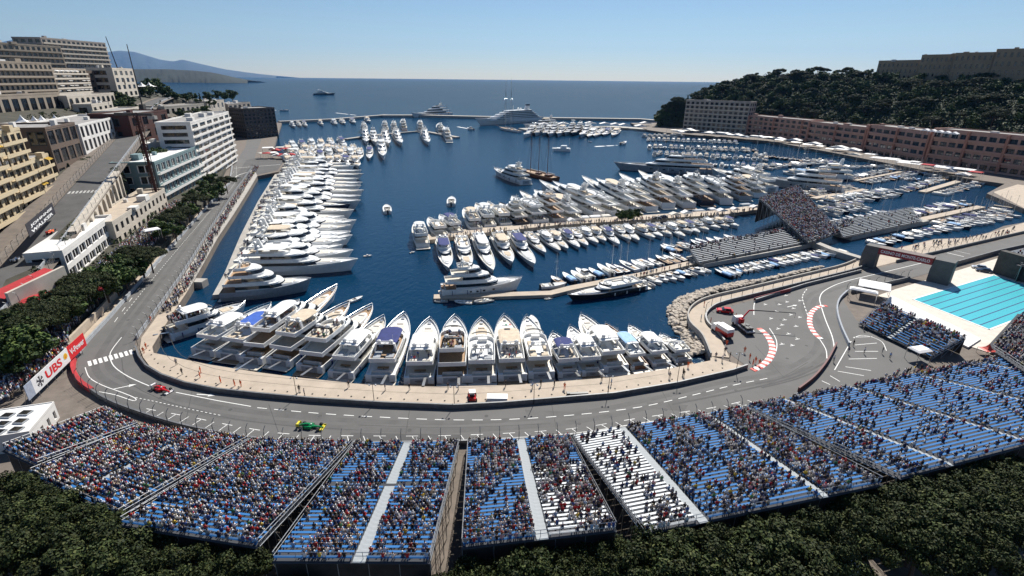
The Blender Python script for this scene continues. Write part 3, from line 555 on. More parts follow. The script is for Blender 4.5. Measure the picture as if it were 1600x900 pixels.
# ---- near quay row, left to right
NY = [
 ((262,527),(384,472),dict(hull='white',top='hard',domes=1,teak='cream'),6.2,'white motor yacht crowded with guests, leftmost on the near quay'),
 ((318,556),(424,474),dict(top='hard',topm='beige',sup='white',teak='cream'),6.2,'white yacht with cream top deck, second from left at the near quay'),
 ((358,562),(468,470),dict(top='canvas',topm='blue',domes=2),6.4,'white yacht with bright blue awnings over its top deck, near quay'),
 ((393,569),(527,446),dict(top='hard',domes=2,decks=2,udk='teak',adk='teak'),5.6,'long slim white yacht with open brown teak deck beside the blue-awning yacht'),
 ((436,572),(546,472),dict(top='canvas',topm='beige',domes=2,decks=2,udk='beige',adk='teak'),6.2,'two-deck white yacht with a round beige awning on its top deck'),
 ((484,582),(582,476),dict(top='none',domes=2,archm='dark',decks=2,udk='cream',adk='teak'),6.2,'two-deck white yacht with a dark arch and scattered deck chairs on top'),
 ((533,592),(600,494),dict(top='hard',domes=2),5.6,'white yacht with a closed white hardtop left of the navy-canopy yacht'),
 ((595,597),(632,489),dict(top='canvas',topm='navy',domes=2,udk='teak',adk='white'),6.2,'white yacht with a navy canopy and cluttered teak deck, left of mid quay'),
 ((655,601),(672,497),dict(top='hard',domes=2),6.2,'white yacht with brown flybridge table left of the black-topped yacht'),
 ((707,599),(711,493),dict(top='none',domes=1,archm='dark',decks=2,udk='teak',adk='teak'),6.4,'white yacht with dark mast and dark upper deck seating at near quay'),
 ((753,598),(752,497),dict(top='none',domes=4,sup='white',teak='beige'),6.2,'white yacht with tan side decks and a bare white top, mid quay'),
 ((801,596),(788,492),dict(top='canvas',topm='beige',domes=2,teak='cream'),6.1,'white yacht with a beige canopy bearing a small tricolour flag'),
 ((846,592),(823,493),dict(top='none',domes=2),5.6,'white yacht with a pale glass roof right of the tricolour-flag yacht'),
 ((890,590),(864,516),dict(top='canvas',topm='navy',domes=2),5.0,'shorter white yacht with a square navy canopy at the near quay'),
 ((926,588),(891,506),dict(top='hard',topm='cream',sup='white',teak='cream'),4.8,'shorter white yacht with a cream top right of the navy-canopy boat'),
 ((962,582),(908,490),dict(top='hard',domes=1),5.8,'largest white yacht at the right end of the near quay'),
]
NYP = []
for k, (s, b, op, beam, lab) in enumerate(NY):
    pr = motor_yacht(27 if k not in (13, 14) else 21, 6.2 if k not in (13, 14) else 5, 100+k, **op); NYP.append(pr)
    t = moor(pr, 'motor_yacht', lab, 'yacht', s, b, beam*1.14, 'yachts along the near quay', 3.4, 1.0)
    if k == 11:
        for q, (x, m) in enumerate(((-.42, 'green'), (0, 'white'), (.42, 'kred'))):
            mb = MB(); mb.box(x-.21, x+.21, 13.6, 14.4, 0, .03); o = ob('flag_stripe', mb, M[m], t); o.location.z = 8.02-.9
# wooden and working boats at the right end
pr1 = motor_yacht(20, 5, 301, hull='wood', top='canvas', topm='lblue', domes=0, sup='white', rail=True)
moor(pr1, 'wooden_boat', 'dark-hulled wooden boat under a pale blue awning near the boulders', 'boat', (1000,577), (946,500), 4.6, None, 3, .8)
pr2 = motor_yacht(18, 5, 302, top='hard', domes=1, teak='teak')
moor(pr2, 'party_boat', 'white boat with flat white roof beside the blue-awning wooden boat', 'boat', (1034,572), (983,503), 5, None, 3, .85)
pr3 = motor_yacht(15, 4.6, 303, top='none', domes=2, gang=False)
moor(pr3, 'motor_cruiser', 'small white cruiser last in the quay row, against the boulders', 'boat', (1068,566), (1032,517), 4.6, None, 2.6, .8)
# ---- megayacht variants
MG = [motor_yacht(46, 8.6, 400+k, decks=2+(k % 2), hull=h, fin=k in (0, 2, 4, 7), udk=['white','cream','white','teak','white','cream','white','beige'][k], adk='teak' if k % 2 else 'cream', domes=2+k % 3, top=t, topm='beige', gang=False, tender=k % 3 == 0, sup='white', fly=True) for k, (h, t) in enumerate([('white','hard'),('white','none'),('white','hard'),('grey','none'),('white','canvas'),('navyhull','hard'),('white','none'),('white','hard')])]
MD = [motor_yacht(22, 5.4, 500+k, hull=h, top=t, topm=tm, gang=False) for k, (h, t, tm) in enumerate([('white','hard','navy'),('white','none','navy'),('white','canvas','navy'),('white','canvas','beige')])]
LITE = {'radar_mast','hull','deck','superstructure','window_band','upper_deck','hardtop','canopy','radar_arch','radar','mast','sunpad','swim_platform','sofa'}
LST = [((350,463),(492,436)),((366,425),(557,407)),((376,411),(553,392)),((380,400),(540,384)),((383,393),(546,377)),((386,386),(553,369)),((389,379),(548,363)),((393,371),(553,356)),((397,362),(563,348)),((400,354),(540,345)),((403,346),(545,340)),((407,335),(558,331)),((412,326),(552,323)),((416,318),(563,316)),((420,310),(571,307)),((424,303),(576,300)),((428,296),(568,292)),((432,289),(566,286)),((435,283),(568,280)),((438,278),(573,273)),((441,273),(570,267)),((444,268),(556,262)),((447,263),(546,257))]
for k, (s, b) in enumerate(LST):
    b = (b[0]+rnd.uniform(-7, 4), b[1]+rnd.uniform(-.8, .8))
    pr = MG[[3, 0, 6, 1, 4, 7, 1, 2, 6, 1, 4, 2, 5, 0, 7, 2, 0, 4, 6, 2, 1, 4, 6, 0][k]]
    moor(pr, 'superyacht', ordn(k)+' large yacht from the near end of the left column, bow to the right', 'yacht', s, b, rnd.uniform(8.2, 9) if k < 2 else rnd.uniform(9.5, 11.5), 'yachts in the left column', 3.6, rnd.uniform(.78, 1.02), LITE)
# ---- central pier, sterns towards the camera
CST = [((662,388),(648,346)),((690,372),(674,342)),((717,368),(690,333)),((745,362),(722,322)),((768,358),(748,318)),((790,356),(765,318)),((818,355),(778,316)),((846,353),(797,312)),((873,350),(815,303)),((903,348),(838,298)),((935,341),(838,284)),((966,337),(868,284)),((992,333),(905,282)),((1018,329),(930,278)),((1046,325),(965,275)),((1076,324),(1000,270)),((1105,322),(1030,272)),((1135,318),(1070,270)),((1163,314),(1105,272)),((1188,308),(1135,270))]
for k, (s, b) in enumerate(CST):
    b = (b[0]+rnd.uniform(-5, 5), b[1]+rnd.uniform(-3.5, 3.5)); s = (s[0]+rnd.uniform(-2, 2), s[1]+rnd.uniform(-1, 1.2))
    pr = (MD[k % 4] if k < 6 else MG[[0, 6, 4, 1, 7, 2, 5, 6, 3, 4][k % 10]])
    moor(pr, 'superyacht' if k >= 6 else 'motor_yacht', ordn(k)+' yacht from the left with its stern to the central pier', 'yacht', s, b, 6 if k < 6 else rnd.uniform(7, 8.8), 'yachts stern-to at the central pier', 3.2, None if k < 6 else rnd.uniform(.75, 1.05), LITE)
# ---- front row of the central pier, bows towards the camera
CFR = [((690,380),(701,419)),((720,378),(733,420)),((745,373),(771,423)),((775,373),(801,410)),((798,371),(836,413)),((822,368),(853,392)),((842,366),(876,389)),((856,365),(888,386)),((876,363),(906,384)),((890,362),(919,381)),((905,361),(935,377)),((921,360),(947,374)),((940,359),(968,379)),((958,358),(986,372)),((972,357),(999,373)),((990,357),(1024,369)),((1005,356),(1036,367)),((1020,355),(1050,364)),((1038,354),(1071,367)),((1052,352),(1083,360)),((1066,351),(1094,361)),((1080,350),(1108,357)),((1095,348),(1126,354)),((1112,347),(1140,352)),((1128,346),(1155,351))]
for k, (s, b) in enumerate(CFR):
    moor(MD[(k*3+2) % 4] if k != 1 else MD[1], 'motor_yacht', ordn(k)+' motor yacht from the left with its bow towards the near basin', 'yacht', s, b, 5.6 if k < 5 else 4.0, 'motor yachts on the near side of the central pier', 2.2, .9 if k < 5 else .62, LITE)
# ---- single yachts
moor(MG[1], 'motor_yacht', 'white yacht lying alongside the end of the narrow sunlit pier', 'yacht', (690,459), (816,438), 6.6, None, 3, .8)
pb = motor_yacht(26, 6, 601, hull='dark', top='none', domes=1, gang=False, sup='white', teak='cream')
moor(pb, 'sport_yacht', 'black-hulled white sport yacht beside the narrow sunlit pier', 'yacht', (1003,447), (886,459), 6.2, None, 2.6, .75)
moor(MG[0], 'superyacht', 'white superyacht lying left of the three-masted schooner', 'yacht', (822,288), (772,263), 9, None, 4, .95)
moor(MG[3], 'superyacht', 'long grey-windowed superyacht lying broadside behind the central yachts', 'yacht', (1120,272), (958,254), 10, None, 5, 1.1)
moor(MG[2], 'superyacht', 'large superyacht with tall fin mast left of the crowded stand', 'yacht', (1205,300), (1110,262), 10, None, 5, 1.1)
moor(MG[3], 'superyacht', 'blue-grey superyacht moored behind the crowded water stand', 'yacht', (1318,300), (1190,276), 10, None, 5, 1.1)
moor(MG[0], 'superyacht', 'tall white superyacht moored behind the blue-grey one', 'yacht', (1330,280), (1240,268), 9, None, 4, 1.0)
moor(MG[5], 'superyacht', 'dark superyacht under way on the open sea', 'yacht', (489,148), (524,146), 12, None, 5, 1.3)
moor(MG[1], 'superyacht', 'large white yacht moored at the outer sea wall left of the cruise ship', 'yacht', (704,180), (642,178), 13, None, 6, 1.5)
moor(MG[4], 'superyacht', 'white superyacht right of the two-masted sailing ship', 'yacht', (872,199), (818,195), 10, None, 5, 1.2)
# ---- upper-left rows
k = 0
UL = [((455,226),(462,232)),((470,224),(477,232)),((485,222),(493,231)),((500,222),(507,232)),((515,220),(523,231)),((530,219),(541,227)),((512,238),(520,248)),((530,238),(537,249)),((546,236),(552,248)),((563,236),(562,247)),((578,234),(577,246)),((470,240),(477,252)),((485,240),(492,252)),((498,240),(506,250)),((455,240),(460,250)),((596,228),(599,246)),((568,208),(571,196)),((571,212),(573,223)),((583,214),(587,224)),((600,214),(608,226)),((603,206),(600,192)),((617,212),(628,225)),((617,206),(614,193)),((632,203),(628,188)),((658,206),(655,189)),((662,212),(670,224)),((702,222),(692,198)),((690,210),(684,195))]
UL = sorted(UL[:15])+sorted(UL[15:])
for s, b in UL:
    moor(MD[k % 4] if k < 15 else MG[k % 3], 'motor_yacht', ordn(k)+' white motor yacht from the left in the rows behind the chicane' if k < 15 else ordn(k-15)+' yacht from the left moored at the dark wooden jetty', 'yacht', s, b, 6 if k < 15 else 8, 'yachts in the far left rows' if k < 15 else 'yachts at the wooden jetty', 3, .9, LITE); k += 1
for k in range(18):
    u = 448+(k % 9)*13+rnd.uniform(-2, 2); v = (233 if k < 9 else 251)+rnd.uniform(-1.5, 1.5); moor(MD[rnd.randrange(4)], 'motor_yacht', ordn(k % 9)+' white cruiser from the left in the '+('upper' if k < 9 else 'lower')+' packed line behind the chicane', 'yacht', P(u, v, .4), P(u+rnd.uniform(3, 8), v+9, 2), 6.5, 'cruisers behind the chicane', 3, 1.0, LITE)
for k, (u, v) in enumerate([(455,196),(465,195),(474,195),(499,193),(520,192),(533,191),(549,190),(572,188)]):
    a = P(u, v-1, .4); b = P(u+6, v+3.2, 1); moor(MD[k % 4], 'motor_yacht', ordn(k)+' white motor yacht from the left under the breakwater arm', 'yacht', a, b, 7 if k > 3 else 5, 'yachts under the breakwater arm', 3, 1.0, LITE)
# ---- upper middle (inner quay in front of the outer wall)
for k in range(12):
    u = 822+k*12; v = 206-.15*k; a = P(u+14+rnd.uniform(-3, 3), v, .4); b = P(u+rnd.uniform(-4, 4), v+rnd.uniform(3.5, 7.5), 3)
    moor(MG[[0, 6, 2, 1, 4, 7, 5, 1][k]] if k < 8 else MD[k % 4], 'superyacht', ordn(k)+' yacht from the left along the tented inner quay', 'yacht', a, b, 9, 'yachts at the tented inner quay', 3, .95, LITE)
# ---- right marina rows of smaller boats
SB = [small_boat(9, 3, k, kd) for k, kd in enumerate(['open','cabin','cover','cover','cabin','cover','cover'])]
SL = [small_boat(11.5, 3.5, k, 'sail') for k in range(4)]
RB = [small_boat(6.5, 2.5, k, 'rib') for k in range(2)]
def row(label, a, b, n, ln, side, kinds, jit=.12, gap=1.3, beam=None):
    A = P(*a, 0); B_ = P(*b, 0); t = (B_-A).normalized(); nn = V(-t.y, t.x, 0)*side
    for k in range(n):
        c = A.lerp(B_, (k+.5)/n); d = (nn+t*rnd.uniform(-jit, jit)).normalized(); l = ln*rnd.uniform(.8, 1.12); kd = kinds[rnd.randrange(len(kinds))]
        pr = rnd.choice(kd); s = c+d*gap; flip = rnd.random() < .15
        if flip: s, e = s+d*l, s
        else: e = s+d*l
        nm = {id(SB): 'motorboat', id(SL): 'sailing_boat', id(RB): 'inflatable_boat', id(MD): 'motor_yacht'}[id(kd)]
        bm = (B_-A).length/n*.8; bm = min(bm, l*.36)
        moor(pr, nm, ordn(k)+' boat from the left in '+label, 'boat', s, e, bm, 'boats in '+label, zscale=l/pr['L'] if kd is not MD else .62, only=LITE if kd is MD else None)
row('the near row of the sunlit pier', (985,437), (1085,415), 9, 7, -1, [SB, RB, SB], gap=2.2)
row('the far row of the sunlit pier', (880,452), (1085,412), 15, 9, 1, [SB, SB, SL], gap=2.4)
row('the packed row below the white-bench stand', (1090,417), (1276,383), 26, 7.5, -1, [SB], gap=6, jit=.06)
row('the row behind the white-bench stand', (1065,405), (1180,385), 10, 9, 1, [SB, SL], gap=6)
row('the mid-size row right of the crowded stand', (1268,315), (1368,299), 12, 14, -1, [MD, SL, MD], gap=2.6)
row('the pontoon row beyond the crowded stand', (1275,311), (1350,298), 9, 12, 1, [SL, SB, MD], gap=2.6)
row('the near row of the striped stand', (1330,374), (1470,345), 17, 8, -1, [SB, SB, SL], gap=5.5)
row('the far row of the striped stand', (1310,362), (1430,340), 12, 9, 1, [SB, SL], gap=6)
row('the near row of the narrow right pier', (1440,348), (1545,325), 14, 10, -1, [SB, SL], gap=2.6)
row('the far row of the narrow right pier', (1430,345), (1530,324), 14, 10, 1, [SB, SL, SB], gap=2.6)
row('the near row of the long pontoon', (1336,285), (1432,266), 18, 9, -1, [SB, SL], gap=2)
row('the far row of the long pontoon', (1330,284), (1415,266), 16, 9, 1, [SB, SL], gap=2)
row('the near row of the short wide pontoon', (1445,303), (1515,283), 14, 9, -1, [SB, SL], gap=2.5)
row('the far row of the short wide pontoon', (1425,303), (1490,283), 14, 9, 1, [SB, SL], gap=2.5)
row('the row by the white canopy', (1290,262), (1400,258), 16, 10, -1, [SB, SL, SB], gap=2)
row('the row before the pink arcade', (1180,243), (1320,258), 18, 12, -1, [SB, MD, SL], gap=1)
row('the second row before the pink building', (1020,240), (1200,250), 20, 16, -1, [MD, SB, MD], gap=1)
row('the third row before the pink building', (1010,230), (1180,236), 20, 16, -1, [MD, SL, MD], gap=1)
row('the farthest right row under the grey block', (1010,219), (1150,224), 18, 15, -1, [MD], gap=1)
row('the dense strip right of the crowded stand', (1262,330), (1330,322), 10, 12, -1, [SB, SL, MD], gap=1)
row('the open strip before the white canopy', (1390,276), (1440,282), 8, 9, -1, [SB, SL], gap=1)
row('the strip along the right bank', (1432,270), (1530,284), 14, 9, -1, [SB, SL], gap=1)
row('the strip left of the tall grey block', (1000,214), (1060,212), 8, 14, -1, [MD], gap=1)
row('the inner strip of the upper marina', (1180,262), (1290,252), 14, 13, -1, [MD, SL, SB], gap=1)
row('the outer strip of the upper marina', (1090,256), (1190,262), 12, 15, -1, [MD, MD, SL], gap=1)
row('the lowest strip of the right marina', (1470,352), (1560,334), 12, 9, -1, [SB, SL], gap=1)
row('the row of hazy boats beside the dark tenders', (1215,270), (1300,266), 8, 14, -1, [MD, SB], gap=1)
# ---- loose boats
for k, (u, v, du, dv, nm, lab) in enumerate([(606,334,-2,-11,'motorboat','small open boat alone in the middle of the blue basin'),(568,400,13,-3,'motorboat','small white launch near the left column bows'),(705,322,1,-11,'motorboat','grey tender waiting above the central yachts'),(640,395,8,-4,'motorboat','tiny dinghy at the left end of the central row'),(545,472,22,-10,'motorboat','white tender tied ahead of the long slim yacht'),(700,470,-22,-1,'inflatable_boat','first inflatable along the sunlit pier from the left'),(738,473,-28,-4,'inflatable_boat','white inflatable beside the pier end yacht'),(770,468,-30,3,'inflatable_boat','second white inflatable under the pier yacht'),(845,449,40,-5,'motorboat','white tender above the narrow sunlit pier'),(862,465,-12,0,'inflatable_boat','small white dinghy at the kink of the sunlit pier'),(838,519,-8,-24,'motorboat','brown-decked boat squeezed between two quay yachts'),(740,203,-10,-2,'motorboat','speedboat leaving a white wake in the outer basin'),(970,226,8,-3,'motorboat','speedboat turning in the right of the outer basin'),(925,222,-6,-1,'motorboat','small boat right of the white catamaran'),(450,173,-14,0,'motorboat','speedboat off the left breakwater')]):
    pr = (RB if nm == 'inflatable_boat' else SB)[k % 2]; a = P(u, v, .3); b = P(u+du, v+dv, .8); moor(pr, nm, lab, 'boat', a, b, None)
def wake(u0, v0, u1, v1, w0, w1):
    a, b = P(u0, v0, .012), P(u1, v1, .012); t = (b-a).normalized(); n = V(-t.y, t.x, 0); mb = MB(); q = 12
    for k in range(q):
        f, g = k/q, (k+1)/q; x, y = a.lerp(b, f), a.lerp(b, g); s0 = lerp(w0, w1, f)*rnd.uniform(.7, 1.2); s1 = lerp(w0, w1, g)*rnd.uniform(.7, 1.2)
        if rnd.random() < .88: mb.add([x-n*s0, x+n*s0, y+n*s1, y-n*s1], [(0, 3, 2, 1)])
    return ob('wake', mb, M['tent'], bpy.data.objects['sea'])
wake(715,198,742,203,2, 1); wake(930,229,965,227,2.5, 1); wake(452,173,425,172,1.5, 3); wake(522,176,556,180,2, 1.5)
# ---- three-masted schooner
def schooner(label, st, bw, masts, hm, mh):
    L, B = 44, 8; H_, D_, sh = make_hull(L, B, 2.4, .5, None, hm, 14); parts = [('hull', H_, [M[hm]]), ('deck', D_, [M['teak'], M['teak']])]
    dh = MB(); gl = MB(); tier(dh, gl, 1.7, 6, 13, 1.5, 1.9, 3.3, .4, proud=.02); tier(dh, gl, 1.5, 19, 25, 1.2, 1.9, 3.1, .4, proud=.02); parts += [('deckhouse', dh, [M['white' if hm != 'wood' else 'wood']]), ('window_band', gl, [M['glass']])]
    bs = MB(); bs.tube([(0, L*.93, 3.2), (0, L*1.18, 4.6)], .22, 5); parts.append(('bowsprit', bs, [M['wood']]))
    for f in masts:
        ms = MB(); ms.tube([(0, L*f, 1.9), (0, L*f-.8, mh)], .27, 6, r1=.12); ms.tube([(-1.6, L*f-.5, mh*.62), (1.6, L*f-.5, mh*.62)], .06, 3); parts.append(('mast', ms, [M['wood' if hm == 'wood' else 'steel']]))
        bm = MB(); bm.tube([(0, L*f-.3, 4), (0, L*f-10, 3.8)], .16, 5); bm.tube([(0, L*f-.5, 4.35), (0, L*f-9.5, 4.15)], .3, 6); parts.append(('boom', bm, [M['cush']]))
        ry = MB()
        for s in (-1, 1):
            for dy in (-1.2, 0, 1.2): ry.tube([(s*hb(f, B)*.97, L*f+dy, 2.6), (0, L*f-.5, mh*.8)], .03, 3, cap=False)
        parts.append(('rigging', ry, [M['dark']]))
    moor(dict(L=L, B=B, parts=[(n, b.mesh(n, m), None) for n, b, m in parts]), 'schooner', label, 'sailing ship', st, bw, 8.5, None, 4, 1.0)
schooner('dark wooden schooner with three bare masts in the outer basin', (868,282), (816,262), (.24, .5, .74), 'wood', 34)
schooner('white sailing yacht with two very tall masts by the tented quay', (812,207), (780,197), (.42, .68), 'white', 62)
# ---- catamaran-like white workboat
cm = MB(); cm.loft([[(-1.4, y, z) for y, z in q] for q in ([(0, 0), (9, 0), (10.5, 1.4), (0, 1.4)],)]+[[(-.4, y, z) for y, z in [(0, 0), (9, 0), (10.5, 1.4), (0, 1.4)]]]); 
cm2 = MB(); cm2.add([(-x, y, z) for x, y, z in cm.v], [f[::-1] for f in cm.f]); cdk = MB(); cdk.box(-1.5, 1.5, .5, 8, 1.4, 1.6); chs = MB(); tier(chs, None, 1.2, 2, 6, 1, 1.6, 3, .3)
cpost = MB(); cpost.tube([(-1.2, .6, 1.5), (-.2, .8, 7)], .08, 4); cpost.tube([(1.2, .6, 1.5), (.2, .8, 7)], .08, 4)
spawn([('hull', cm.mesh('hull', M['white']), None), ('hull', cm2.mesh('hull', M['white']), None), ('deck', cdk.mesh('deck', M['white']), None), ('cabin', chs.mesh('cabin', M['white']), None), ('mast', cpost.mesh('mast', M['steel']), None)], 'catamaran', 'white twin-hulled boat with an A-shaped mast alone in the outer basin', 'boat', P(891,236,0), R(80), (2.6, 1.6, 1.6))
# ---- cruise ship
L, B = 150, 20; H_, D_, sh = make_hull(L, B, 8.5, 1, None, 'white', 16); W = MB(); G = MB()
z = 7.5
for d in range(5):
    for k, (f0, f1) in enumerate([(.06+.03*d, .84-.065*d)]): tier(W, None, B*.46-.3*d, L*f0, L*f1, L*.07, z, z+2.9, .8)
    for s in (-1, 1):
        for k in range(int(44-5*d)): y = L*(.08+.03*d)+k*2.25; G.box(s*(B*.46-.3*d)-.06, s*(B*.46-.3*d)+.06, y, y+1.5, z+.9, z+2.3)
    z += 3
fn = MB(); fn.loft([[(x, L*.2+y, z-1) for x, y in plan(3, 0, 9, 3)], [(x*.85, L*.19+y*.8, z+7) for x, y in plan(3, 0, 9, 3)]]); ft = MB(); ft.loft([[(x*.86, L*.19+y*.8, z+7) for x, y in plan(3, 0, 9, 3)], [(x*.8, L*.187+y*.75, z+9.5) for x, y in plan(3, 0, 9, 3)]])
dm = MB(); dm.ball((0, L*.36, z+2), 2, 8, 5); dm.ball((3, L*.3, z+1.5), 1.5, 8, 5); dm.tube([(0, L*.44, z-3), (0, L*.44, z+8)], .4, 5)
moor(dict(L=L, B=B, parts=[(n, b.mesh(n, m), None) for n, b, m in [('hull', H_, M['white']), ('deck', D_, [M['teak'], M['teak']]), ('superstructure', W, M['white']), ('window_row', G, M['glass']), ('funnel', fn, M['white']), ('funnel_cap', ft, M['navyhull']), ('radar_dome', dm, M['white'])]]), 'cruise_ship', 'white cruise ship with a dark-topped funnel moored at the outer sea wall', 'ship', (843,189), (742,185), 18, None, 10, .82)
# ================================================================ people
SK, SH, TR, HR, SO = range(5)
def person_geo(pose, n):
    """one body, local +Y is where it looks; seated: origin on the seat, standing: origin at the soles"""
    v = []; f = []; c = []
    def chain(rings, caps=True):
        b = len(v); m = n if len(rings[0]) == 5 else len(rings[0][0])
        for r in rings:
            x, y, z, rx, ry_c = r[0], r[1], r[2], r[3], r[4]; ry, cl = ry_c
            for i in range(n): a = 2*math.pi*(i+.5)/n; v.append((x+rx*math.cos(a), y+ry*math.sin(a), z)); c.append(cl)
        for k in range(len(rings)-1):
            for i in range(n): j = (i+1) % n; f.append((b+k*n+i, b+k*n+j, b+(k+1)*n+j, b+(k+1)*n+i))
        e = b+(len(rings)-1)*n
        if n == 4: f.append((e, e+1, e+2, e+3))
        else:
            for i in range(1, n//2): f.append((e+i-1, e+i, e+n-1-i, e+n-i))
    def limb(pts, cls, rad, m):
        mb = MB(); b = len(v)
        rings = []; P_ = [Vector(q) for q in pts]
        for k, q in enumerate(P_):
            d = (P_[min(k+1, len(P_)-1)]-P_[max(k-1, 0)]).normalized(); a = d.cross(Vector((1, 0, 0)) if abs(d.x) < .9 else Vector((0, 1, 0))).normalized(); e = d.cross(a)
            for i in range(m): t = 2*math.pi*i/m; w_ = q+(a*math.cos(t)+e*math.sin(t))*rad[k]; v.append(tuple(w_)); c.append(cls[k])
        for k in range(len(P_)-1):
            for i in range(m): j = (i+1) % m; f.append((b+k*m+j, b+k*m+i, b+(k+1)*m+i, b+(k+1)*m+j))
        if m == 4: e = b+(len(P_)-1)*m; f.append((e, e+1, e+2, e+3))
    z0 = 0 if pose == 'sit' else .86; L4 = 4
    hd = [(0, .02, z0+.60, .055, (.06, SK)), (0, .035, z0+.665, .075, (.09, SK)), (0, .03, z0+.74, .082, (.10, HR)), (0, .02, z0+.82, .06, (.075, HR)), (0, .02, z0+.85, .02, (.03, HR))]
    chain([(0, 0, z0-.03, .16, (.12, TR)), (0, 0, z0+.08, .165, (.125, SH)), (0, .01, z0+.25, .15, (.11, SH)), (0, 0, z0+.42, .19, (.125, SH)), (0, -.01, z0+.53, .17, (.09, SH)), (0, 0, z0+.57, .06, (.06, SK))]+hd if n > 4 else
          [(0, 0, z0-.03, .19, (.15, TR)), (0, 0, z0+.40, .24, (.16, SH)), (0, 0, z0+.56, .13, (.09, SH))]+[(0, .02, z0+.60, .08, (.08, SK)), (0, .03, z0+.72, .11, (.125, HR)), (0, .02, z0+.83, .05, (.06, HR))])
    for s in (-1, 1):
        if pose == 'sit':
            limb([(s*.09, .02, .03), (s*.12, .42, .06), (s*.12, .46, -.36), (s*.12, .6, -.42)] if n > 4 else [(s*.1, 0, .03), (s*.12, .44, .05), (s*.12, .46, -.4)], [TR, TR, TR, SO] if n > 4 else [TR, TR, SO], [.085, .07, .05, .04] if n > 4 else [.09, .08, .05], L4)
            limb([(s*.19, 0, .5), (s*.23, .06, .24), (s*.14, .32, .16)], [SH, SK if n > 4 else SH, SK], [.055, .045, .035], L4)
        else:
            limb([(s*.09, 0, .88), (s*.11, .02+s*.05, .48), (s*.11, -.02-s*.03, .08), (s*.11, .14, .04)], [TR, TR, TR, SO], [.09, .065, .045, .04], L4)
            limb([(s*.2, 0, 1.37), (s*.26, -.02, 1.1), (s*.25, .1, .86)], [SH, SH, SK], [.055, .045, .035], L4)
    return np.array(v, dtype=np.float32), np.array(f, dtype=np.int32), np.array(c)
SKINS = [(.50,.30,.21),(.55,.35,.25),(.40,.24,.16),(.28,.16,.10)]
SHIRT = [('white',(.72,.72,.72),30),('navy',(.015,.022,.075),27),('black',(.014,.014,.016),20),('red',(.42,.015,.02),11),('pale blue',(.32,.46,.66),9),('grey',(.26,.26,.28),9),('beige',(.5,.42,.32),4),('pink',(.62,.32,.36),3),('yellow',(.68,.5,.06),2),('blue',(.04,.10,.32),6),('green',(.05,.22,.09),2)]
HAIRS = [(.03,.02,.015),(.06,.035,.02),(.015,.013,.012),(.18,.11,.05),(.68,.68,.68),(.5,.03,.03),(.03,.04,.12),(.45,.40,.30)]
TROU = [(.03,.04,.09),(.06,.06,.07),(.25,.2,.15),(.4,.38,.34),(.02,.02,.02)]
_w = [s[2] for s in SHIRT]
def look(r):
    k = r.choices(range(len(SHIRT)), _w)[0]
    return k, [r.choice(SKINS), SHIRT[k][1], r.choice(TROU), r.choices(HAIRS, [5, 5, 5, 2, 5, 2, 2, 2])[0], (.03, .03, .03)]
def raw_mesh(name, v, f, col, m):
    me = bpy.data.meshes.new(name); me.vertices.add(len(v)); me.vertices.foreach_set('co', v.astype(np.float32).ravel())
    me.loops.add(f.size); me.loops.foreach_set('vertex_index', f.astype(np.int32).ravel()); k = f.shape[1]
    me.polygons.add(len(f)); me.polygons.foreach_set('loop_start', np.arange(0, f.size, k, dtype=np.int32))
    try: me.polygons.foreach_set('loop_total', np.full(len(f), k, dtype=np.int32))
    except Exception: pass
    a = me.color_attributes.new('Col', 'FLOAT_COLOR', 'POINT'); a.data.foreach_set('color', np.concatenate([col, np.ones((len(col), 1))], 1).astype(np.float32).ravel())
    me.materials.append(m); me.update(calc_edges=True); me.validate(); return me
SITL = person_geo('sit', 4); SITF = person_geo('sit', 8); STAF = person_geo('stand', 8); STAL = person_geo('stand', 4)
_pc = {}
def person_mesh(pose, k, r):
    key = (pose, k, r.randrange(3))
    if key not in _pc:
        v, f, c = SITF if pose == 'sit' else STAF; _, cols = look(r); cols[1] = SHIRT[k][1] if k >= 0 else (.75, .12, .02)
        if k < 0: cols[2] = cols[1]
        _pc[key] = raw_mesh('person', v, f, np.array([cols[i] for i in c]), M['person'])
    return _pc[key]
def crowd_mesh(name, items, geo):      # items: (x,y,z,rot,scale,colours)
    v, f, c = geo; nv = len(v); N = len(items); VV = np.empty((N*nv, 3), np.float32); CC = np.empty((N*nv, 3), np.float32)
    for i, (x, y, z, a, s, cols) in enumerate(items):
        ca, sa = math.cos(a)*s, math.sin(a)*s
        VV[i*nv:(i+1)*nv] = np.stack([v[:, 0]*ca-v[:, 1]*sa+x, v[:, 0]*sa+v[:, 1]*ca+y, v[:, 2]*s+z], 1); CC[i*nv:(i+1)*nv] = np.array(cols)[c]
    FF = (f[None]+(np.arange(N)*nv)[:, None, None]).reshape(-1, 4); return raw_mesh(name, VV, FF, CC, M['person'])
